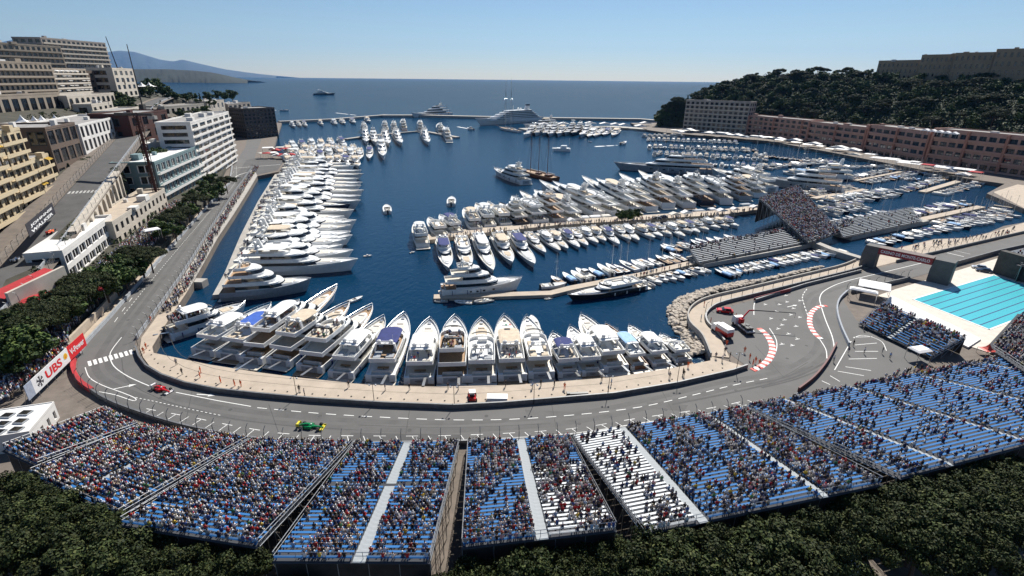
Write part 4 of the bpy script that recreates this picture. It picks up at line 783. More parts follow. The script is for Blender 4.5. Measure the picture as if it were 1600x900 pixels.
# ================================================================ grandstands
ub = MB(); ub.box(-.5, .5, -.155, .155, .40, .46)
for x_ in (-.48, -.16, .16, .48): ub.box(x_-.008, x_+.008, -.03, .03, 0, .40)
BEN = {k: ub.mesh('bench', M[k]) for k in ('seatblue', 'seatwhite', 'grey')}
ut = MB(); ut.box(-.5, .5, -.5, .5, -.09, 0); TRD = ut.mesh('tread_board', M['tread']); ut = MB(); ut.box(-.5, .5, -.5, .5, -.07, .015); AIS = {k: ut.mesh('aisle_step', M[k]) for k in ('aisle', 'seatwhite')}
STQ = []
ALLP = []      # every seated spectator
def vnoise(x, y): return .5+.25*math.sin(x*1.3+2.1*math.sin(y*.7))+.25*math.sin(y*1.9+1.7*math.sin(x*.9+1))
def stand(label, FL, FR, BL, BR, rows, colf, occ, aisles=(), aism='aisle', midwalk=None, desc='', seat=.5, rail=True, sc_=True, back=True):
    t = thing('grandstand', label, 'grandstand', (FL.x, FL.y, QZ)); o0 = V(FL.x, FL.y, QZ)
    STQ.append(([(q.x, q.y) for q in (FL, FR, BR, BL)], min(FL.z, BL.z)))
    for i in range(rows):
        v = i/(rows-1); a = FL.lerp(BL, v); b = FR.lerp(BR, v); ex = (b-a); Lr = ex.length; ex.normalize(); dep = ((FL+FR)/2-(BL+BR)/2).length/(rows-1)
        ang = math.atan2(ex.y, ex.x); face = ((FL+FR)/2-(BL+BR)/2); fa = math.atan2(face.y, face.x)-math.pi/2
        o = link('tread_board', TRD, t); o.location = (a+b)/2-o0; o.rotation_euler = (0, 0, ang); o.scale = (Lr, dep*1.02, 1)
        if midwalk and abs(v-midwalk) < .5/rows+.001: continue
        cuts = [0.0]; wa = 1.5/Lr
        for (f0, f1, w_) in aisles:
            f = f0+(f1-f0)*v; cuts += [f-w_/2/Lr, f+w_/2/Lr]
            q = link('aisle_step', AIS[aism], t); q.location = a.lerp(b, f)-o0+V(0, 0, .1); q.rotation_euler = (0, 0, ang); q.scale = (w_, dep*.98, 1)
        cuts.append(1.0)
        for s in range(0, len(cuts), 2):
            f0, f1 = cuts[s]+.006, cuts[s+1]-.006
            if (f1-f0)*Lr < .6: continue
            q = link('bench', BEN[colf((f0+f1)/2, v)], t); q.location = a.lerp(b, (f0+f1)/2)-o0; q.rotation_euler = (0, 0, ang); q.scale = ((f1-f0)*Lr, 1, 1)
            k = int((f1-f0)*Lr/seat)
            for j in range(k):
                f = f0+(f1-f0)*(j+.5)/k; c = a.lerp(b, f); p = occ(f, v); pn = p*(.1+1.8*vnoise(c.x*.55+i*.13, c.y*.8+i*.6)) if p < .85 else min(p, .45+.9*vnoise(c.x*.7+i*.2, c.y*1.1))
                if rnd.random() < pn:
                    kk, cols = look(rnd); ALLP.append((c.x+rnd.uniform(-.09, .09), c.y+rnd.uniform(-.06, .06), c.z+.47, fa+rnd.gauss(0, .3), rnd.uniform(.93, 1.08), cols, kk, desc, rows-1-i))
    if rail:
        mb = MB()
        for A, B_ in ((FL, BL), (FR, BR), (BL, BR)):
            A_, C_ = A-o0, B_-o0
            for h in (.55, 1.1): mb.tube([A_+V(0, 0, h), C_+V(0, 0, h)], .045, 4)
            m = max(2, int((C_-A_).length/2.2))
            for k in range(m+1): q = A_.lerp(C_, k/m); mb.tube([q, q+V(0, 0, 1.1)], .035, 4, cap=False)
        ob('railing', mb, M['alu'], t)
    if sc_:
        mb = MB(); g = V(0, 0, 0)
        for j in range(int((FR-FL).length/3)+1):
            f = j/max(1, int((FR-FL).length/3)); a, b = FL.lerp(FR, f)-o0, BL.lerp(BR, f)-o0; m = max(2, int((b-a).length/3))
            for k in range(m+1):
                q = a.lerp(b, k/m)-V(0, 0, .12); mb.tube([V(q.x, q.y, 0), q], .05, 4, cap=False)
                if k: mb.tube([V(pq.x, pq.y, 0), q], .035, 3, cap=False)
                pq = q
            mb.tube([a-V(0, 0, .2), b-V(0, 0, .2)], .06, 4, cap=False)
        ob('scaffold_frame', mb, M['alu'], t)
    if back:
        mb = MB(); a, b = BL-o0, BR-o0; d = (b-a).normalized(); nb = V(d.y, -d.x, 0)*.5
        mb.add([a+V(0, 0, -.15), b+V(0, 0, -.15), V(b.x, b.y, 0), V(a.x, a.y, 0)], [(0, 1, 2, 3), (3, 2, 1, 0)]); ob('back_netting', mb, M['darkwall'], t)
    return t
zf = 3.6
def q4(f, b, zb, z0=zf): return P(*f[0], z0), P(*f[1], z0), P(*b[0], zb), P(*b[1], zb)
blue = lambda f, v: 'seatblue'
stand('packed grandstand beside the white flat-roofed building at far left', *q4(((165,642),(217,668)), ((8,702),(60,727)), 10), 22, blue, lambda f, v: .97, desc='far left')
stand('packed blue-bench grandstand, second from the left', *q4(((222,669),(390,688)), ((50,742),(188,806)), 11), 27, blue, lambda f, v: .95, desc='second from left', aisles=((.5, .5, .9),))
stand('well-filled blue-bench grandstand, third from the left', *q4(((396,691),(551,695)), ((192,818),(405,852)), 12.2), 30, blue, lambda f, v: .9 if v < .8 else .7, desc='third from left')
stand('blue-bench grandstand with a grey central stair, left of the narrow gap', *q4(((556,695),(717,694)), ((428,874),(672,875)), 13.3), 35, blue, lambda f, v: .62, ((.5, .55, 1.4),), midwalk=.47, desc='centre left')
stand('grandstand with a broad white stair, right of the narrow gap', *q4(((731,693),(889,685)), ((722,853),(962,826)), 12.8), 33, lambda f, v: 'seatblue' if (f < .5 or v < .35) else 'seatwhite', lambda f, v: .72, ((.52, .51, 1.4),), 'aisle', desc='centre')
stand('wide half-white half-blue grandstand right of centre', *q4(((895,684),(1160,640)), ((1005,832),(1376,755)), 12.6), 33, lambda f, v: 'seatwhite' if (f < .28 or (f < .5 and v < .55)) else 'seatblue', lambda f, v: .30 if f < .26 else (.5 if f < .72 else .78), ((.28, .225, 1.2), (.78, .735, .9)), 'aisle', desc='right of centre')
gFL, gFR, gBL, _x = q4(((1166,638),(1600,554)), ((1402,746),(1600,686)), 12.6); gd = (gFR-gFL); gFR = gFL+gd*1.02
stand('sparsely filled blue-bench grandstand filling the right of the view', gFL, gFR, gBL, gBL+gd*1.02, 33, blue, lambda f, v: .17+(.25 if f < .1 else 0)+(.5 if v < .06 else 0), ((.12, .12, .5), (.33, .33, .5), (.56, .56, .5), (.8, .8, .5)), desc='far right')
# stands on the water and round the pool
stand('grandstand with white benches on the pier over the water', *q4(((1090,411),(1258,379)), ((1074,388),(1240,356)), 4.6, 2.0), 10, lambda f, v: 'seatwhite', lambda f, v: .5 if v > .8 else .05, desc='pier', seat=.6, back=False)
stand('densely crowded grandstand rising above the harbour pier', *q4(((1262,380),(1312,364)), ((1186,312),(1246,292)), 13, 3.0), 38, lambda f, v: 'grey', lambda f, v: .95, desc='harbour', seat=.75, back=True)
stand('striped grandstand on the far water pier', *q4(((1316,371),(1440,346)), ((1302,349),(1425,325)), 5, 2.0), 11, lambda f, v: 'seatwhite', lambda f, v: .4 if (f < .2 and v > .5) else .05, desc='far pier', seat=.6, back=False)
stand('blue-bench stand beside the swimming pool', *q4(((1343,505),(1456,559)), ((1380,476),(1508,530)), 6.5, 3.2), 12, blue, lambda f, v: .9 if v > .55 else .3, ((.45, .45, 1.0),), desc='pool', seat=.55)
stand('dark grey stand cut by the right frame edge beside the pool', *q4(((1550,545),(1598,492)), ((1618,590),(1683,520)), 9, 3), 14, lambda f, v: 'grey', lambda f, v: .6, desc='pool right', seat=.6)
stand('shadowed grey stand at the right edge above the pool', *q4(((1566,398),(1680,372)), ((1596,416),(1710,386)), 8, 3.4), 14, lambda f, v: 'grey', lambda f, v: .12, desc='upper right', seat=.6)
# individuals: the nearest spectators; the others are one crowd
ALLP.sort(key=lambda q: (V(q[0], q[1], q[2])-V(0, 0, CH)).length)
_rk = {}
for q in sorted(ALLP[:240], key=lambda q: q[0]):
    kq = (q[7], q[8]); _rk[kq] = _rk.get(kq, -1)+1
    o = link('person', person_mesh('sit', q[6], rnd)); o.location = q[:3]; o.rotation_euler = (0, 0, q[3]); o.scale = (q[4],)*3
    tag(o, ordn(_rk[kq])+' spectator from left, in '+SHIRT[q[6]][0]+', '+ordn(q[8])+' rear row of the '+q[7]+' stand', 'person', 'spectators in the rear rows')
REST = ALLP[240:]
for nm, lab, sel in [('crowd', 'mass of seated spectators filling the grandstands', lambda q: True)]:
    tag(link('crowd', crowd_mesh('crowd', [q[:6] for q in REST], SITL)), lab, 'crowd', kind='stuff')
# ================================================================ hills
UR = [V(-109,60,5.5), V(-114.5,80,7), V(-124,105,9.5), V(-138.7,137,12), V(-165,195,20), V(-197.5,264,28), V(-239,343,34), V(-275,400,37.5), V(-308,464,40), V(-345,540,41)]
LW = [(-100,60), (-104,80), (-107,105), (-114,137), (-133,195), (-157,264), (-191,343), (-216,400), (-255,464), (-290,540)]
rows = []
for u, (lx, ly) in zip(UR, LW):
    dz = u.z-4.6; L = V(lx, ly, 4.6); e = V(u.x+6, u.y, u.z-.15)
    rows.append([V(lx+.05, ly, -1), L, V(lerp(L.x, e.x, .4), lerp(L.y, e.y, .4), 4.6+.06*dz), V(lerp(L.x, e.x, .93), lerp(L.y, e.y, .93), 4.6+.16*dz), e, V(u.x-6, u.y, u.z-.15), V(u.x-15, u.y+2, u.z+1), V(u.x-60, u.y+8, u.z+10), V(u.x-130, u.y+10, u.z+24), V(u.x-420, u.y+30, u.z+50)])
rows.append([V(-300,640,-1), V(-302,640,4), V(-310,640,8), V(-330,640,16), V(-350,640,30), V(-370,640,36), V(-390,640,38), V(-430,640,44), V(-520,640,60), V(-900,640,80)])
rows.append([V(-352,780,-1), V(-354,780,1), V(-360,780,2), V(-370,780,4), V(-380,780,8), V(-400,780,10), V(-420,780,12), V(-470,790,16), V(-560,790,22), V(-900,790,30)])
mb = MB(); mb.loft(rows[::-1], 0, False, False, False); lhill = struct('hillside', mb, M['soil'])
ur = crv(UR, 4); mb = MB(); ribbon(mb, ur, -5, 5, .05); uroad = struct('upper_road', mb, M['oldasphalt'])
mb = MB(); ribbon(mb, ur, -8.2, -5, .18); o = ob('footway', mb, M['pave'], uroad); mb = MB(); ribbon(mb, ur, 5, 13, .18); ob('footway', mb, M['pave'], uroad)
for k in range(8):
    a = P(112+k*5, 301-k*.3, 20.9); z_ = 20.4
    c = ur[16]; t = (ur[17]-ur[15]).normalized(); n = V(-t.y, t.x, 0); q = c+n*(-4.2+k*1.2); mb = MB(); mb.add([q-n*.35-t*1.6, q+n*.35-t*1.6, q+n*.35+t*1.6, q-n*.35+t*1.6], [(0, 1, 2, 3), (3, 2, 1, 0)]); ob('crossing_stripe', mb, M['paint'], uroad).location.z = .12
barrier('crash_wall', 'pale crash wall on the uphill side of the climbing road', offs(ur, -5.2), 1.0, 'grey', .4)
fence('debris fence with hooked posts on the downhill side of the climbing road', offs(ur[8:-8], 5.3), 4.5, -1)
fence('debris fence with hooked posts on the uphill side of the climbing road', offs(ur[8:-14], -7.6), 5.5, 1)
cr_ = [(1026,190,760),(1045,178,780),(1075,162,790),(1110,141,800),(1160,127,800),(1230,122,780),(1300,121,740),(1370,124,700),(1450,132,650),(1540,134,600),(1660,132,560)]
bs_ = [(1028,197,735),(1045,191,735),(1075,190,730),(1130,186,710),(1180,186,690),(1250,191,640),(1320,196,590),(1370,199,545),(1450,203,490),(1540,207,430),(1660,212,370)]
rrow = []
for c, b in zip(cr_, bs_):
    C_, B_ = PD(*c), PD(*b); rrow.append([V(B_.x, B_.y-2, -1), V(B_.x, B_.y-1, B_.z)]+[B_.lerp(C_, f)+V(0, 0, 6*math.sin(math.pi*f)+rnd.uniform(-1, 1)) for f in (.2, .4, .6, .8)]+[C_, C_+V(25, 60, 2), C_+V(60, 200, -4), V(C_.x+90, C_.y+230, -1)])
mb = MB(); mb.loft(rrow, 0, False, False, False); struct('rocky_hill', mb, M['hillsoil'])
# ================================================================ trees
def leaf_cloud(seed, clumps, per, size, cols, squash=1.0):
    r = np.random.RandomState(seed); V_ = []; C_ = []
    for (cx, cy, cz, cr, cv) in clumps:
        d = r.normal(size=(per, 3)); d /= np.linalg.norm(d, axis=1)[:, None]; rad = cr*(.62+.42*r.rand(per, 1)); p = d*rad*np.array([1, 1, squash])+np.array([cx, cy, cz])
        nrm = d+r.normal(size=(per, 3))*.55; nrm /= np.linalg.norm(nrm, axis=1)[:, None]; t = np.cross(nrm, r.normal(size=(per, 3))); t /= np.linalg.norm(t, axis=1)[:, None]; b = np.cross(nrm, t)
        s = size*(.6+.8*r.rand(per, 1)); q = np.stack([p-t*s-b*s*.45, p+t*s-b*s*.45, p+t*s*.7+b*s*.55, p-t*s*.7+b*s*.55], 1); V_.append(q.reshape(-1, 3))
        k = np.array(cols)[r.randint(len(cols), size=per)]*(cv*(.7+.6*r.rand(per, 1))); C_.append(np.repeat(k, 4, 0))
    v = np.concatenate(V_); c = np.concatenate(C_); return v, np.arange(len(v)).reshape(-1, 4), c
def tree_proto(seed, kind):
    r = random.Random(seed)
    if kind == 'pine':          # umbrella-crowned pine, crown about 12 m wide, 12 m tall
        cl = []; hh = 12
        for k in range(62):
            a = r.uniform(0, 6.283); q = math.sqrt(r.random()); rad = 5.4*q; z = 7.6+2.9*math.sqrt(max(0, 1-q*q*.85))+r.uniform(-1.0, .6); cl.append((rad*math.cos(a), rad*math.sin(a), z, r.uniform(.85, 1.5), r.uniform(.7, 1.25)))
        v, f, c = leaf_cloud(seed, cl, 330, .15, [(.024,.037,.009),(.036,.050,.011),(.018,.029,.008),(.048,.056,.014)], .75); tr = .32; th = 7.5
    elif kind == 'broad':
        cl = []; hh = 9
        for k in range(24):
            a = r.uniform(0, 6.283); q = r.random()**.5; z = 5.2+r.uniform(-2.4, 2.6); w_ = 3.2*math.sqrt(max(.1, 1-((z-5.2)/3.6)**2)); cl.append((w_*q*math.cos(a), w_*q*math.sin(a), z, r.uniform(.8, 1.4), r.uniform(.65, 1.3)))
        v, f, c = leaf_cloud(seed, cl, 95, .3, [(.030,.060,.012),(.022,.044,.010),(.052,.085,.016),(.075,.105,.022)], .85); tr = .22; th = 5
    else:                        # cypress-like
        cl = []; hh = 11
        for k in range(20): z = .8+k*.52; w_ = 1.1*math.sin(math.pi*min(1, .15+z/13)); a = r.uniform(0, 6.28); cl.append((w_*.4*math.cos(a), w_*.4*math.sin(a), z, max(.35, w_*.75), r.uniform(.7, 1.2)))
        v, f, c = leaf_cloud(seed, cl, 90, .22, [(.025,.04,.014),(.035,.05,.018)]); tr = .18; th = 8
    crown = raw_mesh('crown', v, f, c, M['leaf']); tk = MB(); b = V(r.uniform(-.4, .4), r.uniform(-.4, .4), th); tk.tube([(0, 0, -.8), (r.uniform(-.2, .2), r.uniform(-.2, .2), th*.45), b], tr, 7, r1=tr*.55)
    for q in r.sample(cl, min(9, len(cl))): tk.tube([b*.75, (b+V(q[0], q[1], q[2]-.4))*.5, V(q[0], q[1], q[2])], tr*.38, 5, r1=.04)
    return [('trunk', tk.mesh('trunk', M['bark']), None), ('crown', crown, None)], hh
PINE = [tree_proto(10+k, 'pine') for k in range(4)]; BROAD = [tree_proto(30+k, 'broad') for k in range(4)]; CYP = [tree_proto(50, 'cyp')]
def tree(pl, name, label, base, h, wd=1.0, group=None):
    pr, hh = rnd.choice(pl); s = h/hh; return spawn(pr, name, label, 'tree', base, rnd.uniform(0, 6.28), (s*wd, s*wd, s), group)
def inpoly(x, y, pl):
    r = False
    for i in range(len(pl)):
        (x0, y0), (x1, y1) = pl[i], pl[i-1]
        if (y0 > y) != (y1 > y) and x < (x1-x0)*(y-y0)/(y1-y0)+x0: r = not r
    return r
def clear(c, r):
    for k in range(60):
        if not any(inpoly(c.x+r*math.cos(a*.524), c.y+r*math.sin(a*.524), pl) for a in range(12) for pl, z in STQ[:7]): break
        c = c-V(0, .5, 0)
    return c
# foreground pines: crown centre in the photo, crown height, width
FG = [(30,800,9,1.0),(100,802,9,1.1),(70,860,9,1.2),(175,830,9,1.1),(255,862,9,1.1),(330,870,8.5,1.0),(395,890,8.5,1.0),(170,895,9.5,1.3),(15,895,9,1.2),(490,905,8,.8),(700,893,8,.75),(745,905,8,.8),(835,893,9.5,1.0),(905,910,8,.8),(1010,872,10,1.1),(1062,874,10,1.2),(1192,856,9.5,1.35),(1290,880,9,1.0),(1332,822,9,1.1),(1412,812,9.5,1.3),(1480,800,9,1.2),(1525,768,8.5,1.2),(1590,772,8.5,1.3),(1440,870,9,1.2),(1550,850,9,1.2),(1600,820,9,1.2),(1520,900,9,1.0),(1235,900,8.5,1.0),(1130,900,9,1.0),(960,905,8.5,.9)]
for k, (u, v, h, wd) in enumerate(sorted(FG)):
    h += 2.2; wd *= .88; c = clear(P(u, v-8, h*.72), 4.6*h/12*wd); tree(PINE, 'pine_tree', ordn(k)+' dark umbrella pine from the left below the grandstands', (c.x, c.y, QZ-.1), h, wd, 'pines in the foreground')
# park between the two left roads
LT = [(352,283,9),(338,292,9),(322,300,9),(305,312,9),(292,322,9),(278,333,9),(265,344,9),(252,352,9),(318,288,8),(298,302,8),(270,352,8),(330,276,8),(232,398,8),(218,405,8),(204,412,8),(190,420,8.5),(176,428,8.5),(160,436,9),(143,444,9),(128,452,9),(112,462,9),(206,396,8),(178,410,8),(152,424,8),(96,474,9),(80,486,9),(62,498,9),(44,512,9),(26,520,9),(10,530,9),(70,470,8),(40,530,9),(12,548,9),(40,492,9),(8,500,9),(120,440,8)]
for k, (u, v, h) in enumerate(sorted(LT)):
    c = P(u, v, 5.2+h*.6); tree(BROAD+PINE[:2], 'park_tree', ordn(k)+' dark tree from the left in the park beside the straight', (c.x, c.y, 4.4), h, 1.25, 'park trees left of the straight')
for k, (u, v, Y, h) in enumerate(sorted([(122,262,235,9),(110,270,225,9),(95,282,216,8),(132,256,240,8),(205,235,300,8),(222,250,262,9),(236,245,268,8),(248,240,275,8),(260,232,300,8),(198,160,420,12),(205,168,400,12),(188,165,400,11),(215,140,520,14),(228,135,560,16),(240,132,580,16),(252,140,560,14),(232,142,520,12),(262,146,560,12),(275,150,540,10),(290,152,560,10),(300,150,580,10),(312,152,600,10),(325,150,620,12),(340,148,640,12),(350,150,620,10),(285,178,430,10),(298,180,420,10),(272,176,440,10),(308,176,430,9),(320,172,450,9),(362,148,650,14),(310,160,500,8),(330,160,500,8),(186,152,440,12),(174,150,440,10)])):
    c = PD(u, v, Y); tree(BROAD+CYP, 'hillside_tree', ordn(k)+' dark tree from the left among the left hillside buildings', (c.x, c.y, c.z-h*.55), h, 1.3, 'trees among the left buildings')
# wood on the rocky hill
n = 0; seen = []
def hillpt(i, f): return None
HT = []
for i in range(len(rrow)-1):
    A, B_ = rrow[i], rrow[i+1]
    for j in range(1, 7):
        m = 6 if i > 1 else 3
        for q in range(m):
            s, t = rnd.random(), rnd.random(); p = A[j].lerp(B_[j], s).lerp(A[j+1].lerp(B_[j+1], s), t); HT.append((p, j))
_hk = {}
for p, j in sorted(sorted(HT, key=lambda q: q[0].y)[:298], key=lambda q: q[0].x):
    n += 1; rw = ['foot', 'foot', 'lower slope', 'middle slope', 'upper slope', 'high slope', 'crest', 'crest'][j]; _hk[rw] = _hk.get(rw, -1)+1
    tree(BROAD+PINE[:2] if j < 6 else BROAD+PINE+CYP, 'hill_tree', ordn(_hk[rw])+' dark tree from the left on the '+rw+' of the wooded hill', p-V(0, 0, .5), rnd.uniform(9, 15), rnd.uniform(1.0, 1.5), 'trees on the '+rw+' of the right-hand hill')
# undergrowth covering the hill and the left slope
def scrub(name, label, quads, n, seed, hgt, size):
    r = random.Random(seed); cl = []
    for k in range(n):
        a, b, c, d = quads[r.randrange(len(quads))]; s, t = r.random(), r.random(); p = a.lerp(b, s).lerp(d.lerp(c, s), t); cl.append((p.x, p.y, p.z+r.uniform(0, hgt), r.uniform(.8, 2.2)*hgt*.6, r.uniform(.6, 1.35)))
    v, f, c = leaf_cloud(seed, cl, 42, size, [(.026,.050,.011),(.020,.038,.010),(.040,.066,.014),(.034,.040,.014)], .7); return tag(link(name, raw_mesh(name, v, f, c, M['leaf'])), label, 'shrubs', kind='stuff')
qs = []
for i in range(len(rrow)-1):
    for j in range(1, 7): qs += [(rrow[i][j], rrow[i+1][j], rrow[i+1][j+1], rrow[i][j+1])]*(1 if i < 4 else 2)
scrub('undergrowth', 'dense dark shrubs between the trees of the wooded hill', qs, 2600, 77, 4.0, .8)
qs = [(rows[i][j], rows[i+1][j], rows[i+1][j+1], rows[i][j+1]) for i in range(2, len(rows)-2) for j in (2, 3, 6)]
scrub('slope_shrubs', 'dark shrubs on the slopes beside the climbing road', qs, 900, 78, 1.6, .35)
# ================================================================ buildings
wn = MB(); wn.add([(-.5, .0, 0), (.5, .0, 0), (.5, .0, 1), (-.5, .0, 1)], [(0, 1, 2, 3)], 0)
for x0, x1, z0, z1 in ((-.5, -.42, 0, 1), (.42, .5, 0, 1), (-.42, .42, .93, 1), (-.42, .42, 0, .06), (-.04, .04, .06, .93)): wn.box(x0, x1, -.04, .02, z0, z1, 1)
WIN = {k: wn.mesh('window', [M['glass'], m]) for k, m in (('w', M['kwhite']), ('d', M['dark']), ('b', M['beige']))}
def wallmat(nm, c): return mat('wall_'+nm, c, .9, var=.14, scale=.15, bump=.15)
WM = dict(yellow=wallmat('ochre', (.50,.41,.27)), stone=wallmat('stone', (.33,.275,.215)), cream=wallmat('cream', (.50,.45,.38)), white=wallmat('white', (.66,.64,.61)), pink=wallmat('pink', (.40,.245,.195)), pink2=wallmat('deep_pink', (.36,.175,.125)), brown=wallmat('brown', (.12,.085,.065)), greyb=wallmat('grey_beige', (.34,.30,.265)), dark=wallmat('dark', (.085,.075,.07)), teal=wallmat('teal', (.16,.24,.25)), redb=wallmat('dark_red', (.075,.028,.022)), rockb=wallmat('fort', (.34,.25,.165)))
bu = MB(); bu.box(-.5, .5, -1.25, -.02, -.16, 0); bu.box(-.5, .5, -1.25, -1.13, 0, .95)
BAL = {}
def building(label, p1, p2, z0, z1, depth, floors, bays, wall, ww=.55, wh=.62, frame='w', balc=None, sides=True, roofm='roofgrey', arch=False, awn=None, sill=.18, name='building', shed=True, inset=.3, parapet=.7, sidebays=None, pil=None):
    p1 = V(p1[0], p1[1], 0); p2 = V(p2[0], p2[1], 0); t = thing(name, label, 'building', (p1.x, p1.y, z0)); o0 = V(p1.x, p1.y, z0); e = (p2-p1).normalized(); nrm = V(e.y, -e.x, 0); H_ = z1-z0; fh = H_/floors
    mb = MB(); c1, c2, c3, c4 = p1, p2, p2-nrm*depth, p1-nrm*depth
    def face(a, b, bays_):
        a = a-V(p1.x, p1.y, 0); b = b-V(p1.x, p1.y, 0); ex = (b-a).normalized(); L = (b-a).length; n_ = V(ex.y, -ex.x, 0); bw = L/bays_
        xs = [0.0]; zs = [0.0]
        for k in range(bays_): xs += [bw*(k+.5-ww/2), bw*(k+.5+ww/2)]
        for k in range(floors): zs += [fh*(k+sill), fh*(k+min(.96, sill+wh))]
        xs.append(L); zs.append(H_); pt = lambda x, z, d=0: a+ex*x-n_*d+V(0, 0, z)
        for i in range(len(xs)-1):
            for j in range(len(zs)-1):
                x0, x1, za, zb = xs[i], xs[i+1], zs[j], zs[j+1]
                if i % 2 and j % 2:
                    q = [pt(x0, za), pt(x1, za), pt(x1, zb), pt(x0, zb)]; r_ = [pt(x0, za, inset), pt(x1, za, inset), pt(x1, zb, inset), pt(x0, zb, inset)]
                    mb.add(q+r_, [(0, 1, 5, 4), (1, 2, 6, 5), (2, 3, 7, 6), (3, 0, 4, 7)])
                    o = link('window', WIN[frame], t); o.location = pt((x0+x1)/2, za, inset-.02); o.rotation_euler = (0, 0, math.atan2(ex.y, ex.x)); o.scale = (x1-x0, 1, zb-za)
                    if arch:
                        k_ = MB(); w_ = (x1-x0)/2; aa = [math.pi*s/8 for s in range(9)]; cz = zb-w_
                        for s in range(8):
                            g = [(math.cos(aa[s])*w_, math.sin(aa[s])*w_), (math.cos(aa[s+1])*w_, math.sin(aa[s+1])*w_)]
                            k_.add([pt((x0+x1)/2+g[0][0], cz+g[0][1], .012), pt((x0+x1)/2+g[1][0], cz+g[1][1], .012), pt((x0+x1)/2+g[1][0], zb, .012), pt((x0+x1)/2+g[0][0], zb, .012)], [(0, 1, 2, 3), (3, 2, 1, 0)])
                        mb.add(k_.v, k_.f)
                else: mb.add([pt(x0, za), pt(x1, za), pt(x1, zb), pt(x0, zb)], [(0, 1, 2, 3)])
        return ex, L, n_, a
    ex, L, n_, a = face(c1, c2, bays)
    if sides:
        sb = sidebays or max(1, int(depth/(L/bays))); face(c4, c1, sb); face(c2, c3, sb); mb.add([c3-p1, c4-p1, c4-p1+V(0, 0, H_), c3-p1+V(0, 0, H_)], [(0, 1, 2, 3)])
    ob('wall', mb, WM[wall], t)
    rf = MB(); poly = [c-p1 for c in (c1, c2, c3, c4)]; ctr = sum(poly, V(0, 0, 0))/4; g = [ctr+(q-ctr)*1.008 for q in poly]; gi = [ctr+(q-ctr)*.97 for q in poly]
    rf.prism(g, H_+.005, H_+.3, 0, 1); rf.loft([[q+V(0, 0, H_+.3) for q in g], [q+V(0, 0, H_+.3+parapet) for q in g], [q+V(0, 0, H_+.3+parapet) for q in gi], [q+V(0, 0, H_+.31) for q in gi]], 0, True, False, False)
    ro = ob('roof', rf, [WM[wall], M[roofm]], t)
    if shed:
        r = random.Random(int(abs(p1.x*7+p1.y*3)))
        for k in range(r.randint(2, 4)):
            m2 = MB(); q = ctr+(poly[0]-ctr)*r.uniform(-.7, .7)+(poly[1]-ctr)*r.uniform(-.5, .5); s = r.uniform(.8, 2.4); m2.obox(q, e, V(-e.y, e.x, 0), s, s*.7, H_+.31, H_+r.uniform(1.3, 3)); ob('rooftop_unit', m2, WM['white' if r.random() < .5 else wall], ro)
    if balc:
        for k in range(1, floors):
            key = balc
            if key not in BAL: BAL[key] = bu.mesh('balcony', WM[balc])
            o = link('balcony', BAL[key], t); o.location = a+ex*(L/2)+V(0, 0, fh*k+.05); o.rotation_euler = (0, 0, math.atan2(ex.y, ex.x)); o.scale = (L*.985, 1, 1)
    if pil:
        for k in range(0, bays+1, pil[0]):
            m3 = MB(); q = a+ex*min(max(L/bays*k, .9), L-.9); m3.obox(q+n_*.7, ex, n_, .85, .69, -1, H_+.2); ob('pilaster', m3, WM[pil[1]], t)
    if awn:
        for k in range(floors):
            for b_ in range(bays):
                if rnd.random() < awn[1]:
                    am = MB(); x = L/bays*(b_+.5); w_ = L/bays*.42; z_ = fh*(k+.9); q = a+ex*x; am.add([q-ex*w_+V(0, 0, z_)+n_*.05, q+ex*w_+V(0, 0, z_)+n_*.05, q+ex*w_+V(0, 0, z_-.8)+n_*1.5, q-ex*w_+V(0, 0, z_-.8)+n_*1.5], [(3, 2, 1, 0), (0, 1, 2, 3)]); ob('awning', am, M[awn[0]], t)
    return t
def bpx(label, a, b, vtop, depth, floors, bays, wall, **k):
    A, B_ = PD(*a), PD(*b); z0 = min(A.z, B_.z)-1.5; return building(label, A, B_, z0, ZT(A.x, A.y, vtop), depth, floors, bays, wall, **k)
def bgr(label, a, b, zg, vtop, depth, floors, bays, wall, at=0, **k):
    A, B_ = P(*a, zg), P(*b, zg); c = (A, B_)[at]; return building(label, A, B_, zg-.6, ZT(c.x, c.y, vtop), depth, floors, bays, wall, **k)
fy = lambda y: (-150-(y-128)*.435, y)
for y0, y1, vt, fl, by, lab in ((122,173,163,11,11,'tallest part of the ochre balcony apartment block at the left edge'),(173.3,191,203,9,4,'middle step of the ochre balcony apartment block'),(191.3,207,243,6,3,'lowest step of the ochre apartment block beside the climbing road')):
    p, q = fy(y0), fy(y1); building(lab, p, q, 9, ZT(q[0], q[1], vt), 26, fl, by, 'yellow', .66, .6, 'd', 'yellow', awn=('awnyel', .06))
bpx('dark glass-fronted block between the ochre apartments and the white colonnade', (97,285,216), (136,258,243), 203, 22, 3, 4, 'brown', ww=.78, wh=.74, frame='d')
bpx('white colonnaded building along the climbing road', (140,256,246), (206,208,318), 198, 24, 3, 13, 'white', ww=.54, wh=.78, frame='d')
bpx('terrace building carrying the white peaked tents', (34,224,262), (150,206,335), 196, 26, 2, 10, 'stone', ww=.6, shed=False)
bpx('long stone hotel wing with a row of tall dark bays', (-20,192,282), (100,174,345), 152, 18, 1, 9, 'stone', ww=.7, wh=.7, frame='d', balc=None)
bpx('grand stone hotel with rows of arched windows', (-28,165,302), (95,152,365), 96, 22, 6, 16, 'stone', ww=.56, wh=.68, arch=True, frame='d', balc='stone')
bpx('stone hotel wing with white window awnings', (80,152,360), (143,142,420), 108, 22, 6, 9, 'stone', ww=.56, wh=.66, frame='d', balc='cream', awn=('tent', .5))
bpx('topmost long hotel building at the left edge', (-25,104,385), (102,98,450), 66, 22, 4, 15, 'stone', ww=.6, wh=.66, frame='d', balc='stone')
